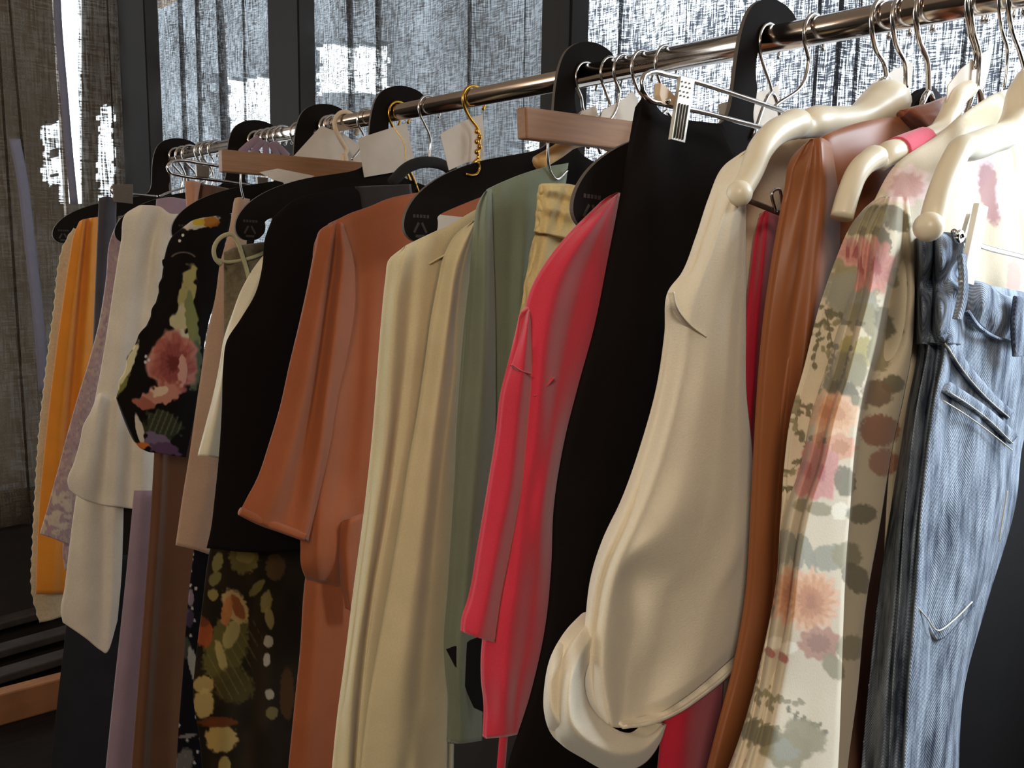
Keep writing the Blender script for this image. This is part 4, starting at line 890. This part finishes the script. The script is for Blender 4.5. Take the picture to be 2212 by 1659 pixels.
# peony blouse
pe = G('peony_blouse', 'black blouse printed with a large pink peony and green leaves', 'blouse'); YPE = YH(718)
cloth('bodice', YPE, [
  [(404,486,-.002),(372,512,-.002),(356,556,-.002),(350,600,-.002),(338,650,-.002),(318,700,-.002),(290,745,-.002),(268,800,-.002),(251,856,-.002)],
  [(418,476,.004),(400,540,.006),(392,620,.008),(370,700,.008),(342,780,.010),(316,850,.008),(302,900,.006),(300,962,.004)],
  [(450,468,.004),(446,540,.006),(436,620,.002),(420,700,.006),(400,780,.010),(380,860,.010),(366,920,.008),(350,980,.004)],
  [(500,462,-.002),(484,540,-.002),(474,620,-.002),(450,700,-.002),(434,800,-.002),(420,900,-.002),(402,988,-.002)]], PEONY, pe, T=.006, nu=42, nv=300, wr=.0016, printer=peony_print, top=.03, edge=lambda y: 3.5*np.sin(y*.12)*(y > 560))
# brown trousers
br = G('trousers', 'copper brown trousers hanging below the peony blouse', 'trousers')
cloth('leg', YH(668), [
  [(338,900,-.002),(328,1080,-.002),(314,1280,-.002),(298,1480,-.002),(284,1660,-.002),(265,1950,-.002)],
  [(354,900,.006),(346,1080,.006),(332,1280,.006),(318,1480,.006),(306,1660,.006),(290,1950,.006)],
  [(372,900,-.006),(366,1080,-.006),(354,1280,-.008),(342,1480,-.008),(330,1660,-.008),(310,1950,-.008)],
  [(432,900,-.01),(430,1080,-.01),(416,1280,-.012),(404,1480,-.012),(392,1660,-.012),(380,1950,-.012)]], fabric('copper_velvet', (100,64,40), sheen=.2, rough=.9), br, T=.004, nu=12, nv=60)
# white ruffled blouse
WH = fabric('white_cotton', (218,206,188), weave=600, sheen=.2)
wr_ = G('ruffled_blouse', 'white blouse with flounced sleeve and rolled shoulder at left', 'blouse'); YWH = YH(598)
cloth('bodice', YWH, [
  [(300,444,-.003),(272,462,-.003),(262,520,-.003),(252,580,-.003),(240,660,-.003),(228,740,-.003),(216,810,-.003),(204,870,-.003)],
  [(312,443,.004),(296,520,.004),(284,620,.004),(268,720,.006),(252,820,.006),(240,880,.004)],
  [(345,446,.002),(326,530,-.006),(314,620,-.002),(300,720,-.002),(284,820,-.002),(276,890,-.002)],
  [(372,462,.006),(352,520,.008),(344,580,.010),(338,660,.006),(326,760,.002),(320,880,.002)],
  [(420,456,-.002),(410,540,-.002),(400,620,-.002),(380,760,-.002),(370,890,-.002)]], WH, wr_, T=.005, nu=14, nv=90, wr=.0012)
cloth('flounce', YWH-.008, [
  [(212,850,-.002),(196,890,-.002),(180,920,-.002),(174,950,-.002),(160,1000,.0),(146,1040,.004),(150,1058,.004)],
  [(222,850,.006),(212,900,.006),(204,960,.008),(190,1030,.010),(178,1078,.008)],
  [(240,856,-.002),(234,920,-.004),(228,990,-.004),(216,1090,-.004)],
  [(258,856,.006),(256,920,.008),(252,1000,.008),(246,1094,.008)],
  [(280,860,-.002),(282,920,-.004),(282,1000,-.006),(276,1098,-.006)],
  [(298,866,.004),(306,940,.008),(308,1010,.008),(306,1100,.008)],
  [(310,880,-.002),(328,950,-.002),(336,1010,-.002),(334,1094,-.002)]], WH, wr_, T=.004, nu=10, nv=60, wr=.001)
cloth('cuff', YWH, [
  [(168,1050,-.002),(158,1120,-.002),(148,1200,-.002),(140,1270,-.002),(132,1325,-.002),(136,1345,-.002)],
  [(196,1050,.006),(190,1150,.006),(186,1260,.006),(184,1378,.004)],
  [(226,1050,-.001),(224,1150,-.002),(222,1260,-.002),(216,1404,0)],
  [(248,1050,.004),(246,1150,.004),(244,1260,.004),(234,1406,.002)],
  [(268,1050,-.002),(266,1150,-.002),(262,1250,-.002),(254,1340,-.002)]], WH, wr_, T=.005, nu=10, nv=70, wr=.001)
# lilac collar + trousers
LI = fabric('lilac_crepe', (150,126,140))
li = G('collar_blouse', 'lilac blouse collar showing above the white ruffled blouse', 'blouse')
cloth('collar', YH(575), [[(338,430),(336,460),(334,480)], [(370,426,.004),(370,455,.004),(370,480,.004)], [(410,432),(408,460),(406,480)]], LI, li, T=.005, nu=8, nv=16)
lt = G('trousers', 'lilac trousers hanging below the white ruffled blouse', 'trousers')
cloth('leg', YH(632), [[(290,1060),(272,1250),(256,1400),(240,1550),(226,1690),(205,1950)], [(312,1060,.006),(298,1250,.006),(282,1400,.006),(266,1550,.006),(252,1690,.006),(235,1950,.006)], [(345,1060),(332,1250),(318,1400),(306,1550),(296,1690),(285,1950)]], LI, lt, T=.004)
# lilac lace dress
ll = G('lace_dress', 'lilac lace dress with flared sleeve left of the white blouse', 'dress'); YLL = YH(520)
cloth('sleeve', YLL, [
  [(258,470,0),(238,520,0),(230,600,0),(214,700,0),(190,790,0),(168,860,0),(148,930,0),(124,1020,0),(102,1100,0),(86,1154,0)],
  [(268,480,.006),(250,600,.006),(232,700,.006),(210,800,.006),(180,920,.006),(150,1040,.006),(116,1164,.004)],
  [(300,480,0),(280,600,0),(270,700,0),(250,800,0),(210,950,0),(180,1060,0),(150,1178,0)]], LACE, ll, T=.005, nu=20, nv=200, printer=lace_print)
cloth('panel', YLL+.02, [[(170,950),(150,1100),(136,1200),(140,1232)], [(190,950,.004),(180,1100,.004),(165,1235,.004)], [(230,950),(220,1100),(200,1230)]], LACE, ll, T=.004, nu=20, nv=90, printer=lace_print)
# navy trousers
nv_ = G('trousers', 'dark navy trousers below the white cuff at bottom left', 'trousers')
cloth('leg', YH(490), [[(160,1200),(150,1300),(138,1400),(124,1520),(108,1680),(90,1950)], [(200,1200,.004),(190,1400,.004),(176,1680,.004),(160,1950,.004)], [(290,1200),(280,1400),(260,1680),(240,1950)]], fabric('dark_navy_wool', (40,38,40), sheen=0, spec=.06), nv_, T=.005)
# charcoal denim strip
cd = G('trousers', 'charcoal denim trousers right of the orange blouse', 'trousers')
cloth('leg', YH(462), [[(214,428),(210,520),(206,620),(200,760),(190,900),(180,1100)], [(232,424,.004),(228,520,.004),(222,620,.004),(214,760,.004),(206,1100,.004)], [(252,430),(250,520),(246,620),(240,760),(230,1100)]], fabric('charcoal_denim', (66,62,68), var=.2), cd, T=.005)
# orange blouse
og = G('blouse', 'bright orange blouse hanging near the far left end', 'blouse'); OR = fabric('orange_crepe', (212,130,36), sheen=.3)
cloth('panel', YH(425), [
  [(172,478,-.002),(162,500,-.002),(150,560,-.002),(138,640,-.002),(124,740,-.002),(110,850,-.002),(98,960,-.002),(88,1060,-.002),(82,1160,-.002),(78,1284,-.002)],
  [(180,474,.006),(162,620,.006),(146,760,.006),(132,900,.006),(122,1060,.006),(114,1284,.006)],
  [(190,472,-.006),(176,620,-.010),(164,760,-.010),(152,900,-.010),(144,1060,-.006),(136,1284,-.004)],
  [(200,470,.006),(192,620,.006),(182,760,.004),(172,900,.004),(164,1060,.002),(156,1284,.002)],
  [(214,468,-.002),(210,620,-.002),(200,760,-.002),(192,900,-.002),(184,1060,-.002),(176,1284,-.002)]], OR, og, T=.005, nu=10, nv=80, wr=.001)
# beige lace-edged dress
bg_ = G('lace_edged_dress', 'beige dress with scalloped lace edge left of the orange blouse', 'dress')
cloth('panel', YH(402), [
  [(158,492,0),(136,530,0),(124,580,0),(116,660,0),(104,750,0),(92,850,0),(82,950,0),(75,1060,0),(69,1180,0),(68,1280,0),(84,1345,0)],
  [(166,494,.004),(140,640,.004),(124,760,.004),(104,940,.004),(94,1150,.004),(110,1340,.004)],
  [(200,494,0),(180,640,0),(170,760,0),(160,940,0),(150,1150,0),(146,1328,0)]], fabric('beige_lace', (190,170,138), var=.2, weave=250), bg_, T=.004, nu=10, nv=200, edge=lambda y: 3.2*np.abs(np.sin(y*.13))-1.5)

# ------------------------------------------------------------------ hooks of the hidden hangers, and card tags
def hidden_hanger(px, label, mat=CHROME, neck=None, r=.0017, group='thin metal hanger hooks on the rail'):
    Y = YH(px); nx = -.0; q = proj((0.0, Y, RZ-.10)) if neck is None else neck
    t = thing('clothes_hanger', label, 'clothes hanger', group)
    hook(Y, r, mat, t, P(q[0], q[1], Y), bend=random.uniform(-.004, .004))
    z = P(q[0], q[1], Y)
    tube('shoulder_bar', [z+Vector((-.03, 0, -.045)), z+Vector((0, 0, 0)), z+Vector((.03, 0, -.045))], r*1.2, mat, t, n=14)
    return t
hidden_hanger(2118, 'silver hook rising behind the rightmost card tag', neck=(2112,190), r=.0019)
hidden_hanger(2000, 'thick bent silver hook above the black collar', neck=(2006,200), r=.0024)
hidden_hanger(1905, 'silver hook left of the three above the card tag', neck=(1915,170), r=.0022)
hidden_hanger(1664, 'thin silver hook inside the nearest black board hook', neck=(1668,200))
hidden_hanger(1440, 'silver hook right of the crowded trio above the wooden bar', neck=(1440,240))
hidden_hanger(1322, 'silver hook left of the crowded trio above the wooden bar', neck=(1312,236))
hidden_hanger(1268, 'silver hook within the board hanger hook above the wooden bar', neck=(1262,240))
gh = hidden_hanger(1024, 'gold hook with a string of gold beads', mat=GOLD, neck=(1033,345), r=.0022, group='gold hangers')
for i_, y in enumerate((284,296,306,317,328)): ball('bead', P(1033+(3 if i_ % 2 else -3), y, YH(1024)-.006), .0036, GOLD, gh)
hidden_hanger(862, 'right one of the paired gold hooks', mat=GOLD, neck=(876,362), r=.0021, group='gold hangers')
hidden_hanger(842, 'left one of the paired gold hooks', mat=GOLD, neck=(862,350), r=.0021, group='gold hangers')
YR = YH(748); rp = thing('cord_hanger', 'hook wrapped in pale knotted cord at end of left wooden bar', 'clothes hanger')
hook(YR, .0036, fabric('cream_cord', (214,190,160), weave=400), rp, P(744,335,YR), rh=.021)
ptube('cord_end', [(744,330),(740,345),(728,368)], YR-.004, .0034, MC['cream_cord'], rp); ptube('cord_end', [(744,330),(748,350),(742,368)], YR-.006, .0034, MC['cream_cord'], rp)
for px, w in ((722,'nearest'),(712,'middle'),(686,'farthest')):
    hidden_hanger(px, '%s of three chrome hooks left of the pale cord hook' % w, r=.0022)
for px, w in ((612,'first'),(598,'second'),(584,'third'),(570,'fourth'),(556,'fifth')):
    hidden_hanger(px, '%s from the right of five bunched chrome hooks above left wooden bar' % w, r=.0024)
for px, w in ((452,'first'),(440,'second'),(412,'third'),(398,'fourth'),(384,'fifth')):
    hidden_hanger(px, '%s from the right of the far bunch of chrome hooks' % w, r=.0026)
def card(pix, px, label, dY=0, lifts=None, name='card_tag', slot=None):
    Y = YH(px)+dY; o = slab(name, pix, Y, .0008, PAPER, None, lifts=lifts); tag(o, label, 'tag', 'blank card tags on the hangers'); return o
card([(774,299),(830,281),(878,266),(898,363),(840,374),(787,383)], 855, 'white card tag beside the paired gold hooks', -.01)
card([(951,290),(1000,262),(1043,246),(1046,300),(1046,344),(1005,352),(970,368)], 1012, 'white card tag hanging at the gold beaded hook', 0)
card([(634,338),(694,272),(740,288),(792,322),(786,362),(700,352)], 728, 'large cream card tag behind the left wooden bar', 0)
card([(1552,225),(1620,206),(1682,184),(1684,230),(1686,276),(1620,274),(1557,272)], 1648, 'grey card tag under the nearest black board hook', .012)
c5 = card([(1852,216),(1885,180),(1930,152),(1973,133),(1970,170),(1960,212),(1900,250),(1856,262)], 1898, 'grey card tag with small slot left of the black collar', 0)
card([(2048,185),(2075,150),(2110,122),(2145,102),(2138,146),(2126,190),(2085,215),(2044,232)], 2105, 'grey card tag nearest the right edge of the rail', 0)
card([(1302,238),(1350,212),(1366,196),(1378,214),(1386,260),(1340,262),(1298,254)], 1380, 'grey torn card tag right of the wooden bar hook', .02)
card([(1255,241),(1287,228),(1292,250),(1258,256)], 1300, 'small card tag peeking above the right wooden bar', 0)
card([(944,463),(990,468),(1032,470),(1030,520),(946,524)], 1130, 'white paper tag tucked under the board hanger on terracotta dress', 0)
card([(560,372),(600,364),(680,380),(664,388),(644,390),(642,404),(630,412),(618,406),(612,394),(590,388)], 815, 'cream scalloped paper under the left wooden bar', .0)
# small bits between the hooks at left
lp = G('lilac_ribbon', 'lilac striped ribbon loops above the left wooden bar', 'ribbon'); YLR = YH(655)
for i_, q in enumerate(([(520,330),(545,308),(560,298)], [(548,332),(556,316),(568,304)], [(575,336),(574,320),(574,306)], [(600,338),(592,322),(584,308)], [(622,338),(606,322),(592,308)])):
    ptube('ribbon_loop', q, YLR, .006, LI, lp, flat=.35)
pr = G('peach_ribbon', 'peach satin ribbon hanging below the left chrome clip hanger', 'ribbon')
cloth('ribbon', YH(640), [[(400,392),(402,430),(406,468)], [(416,390,.004),(418,430,.004),(414,468,.004)], [(434,394),(428,430),(422,466)]], fabric('peach_satin', (196,140,108), rough=.5), pr, T=.003, nu=6, nv=20)
bw = G('brown_scarf', 'brown bunched scarf beneath the left chrome clip hanger', 'scarf')
cloth('scarf', YH(630), [[(425,396),(424,430),(420,456)], [(460,400,.006),(462,425,.01),(455,446,.006)], [(496,408,.006),(500,425,.01),(496,438,.006)], [(522,414),(524,424),(512,436)]], fabric('brown_wool', (92,66,54)), bw, T=.006, nu=8, nv=20, wr=.003, wrs=.1)
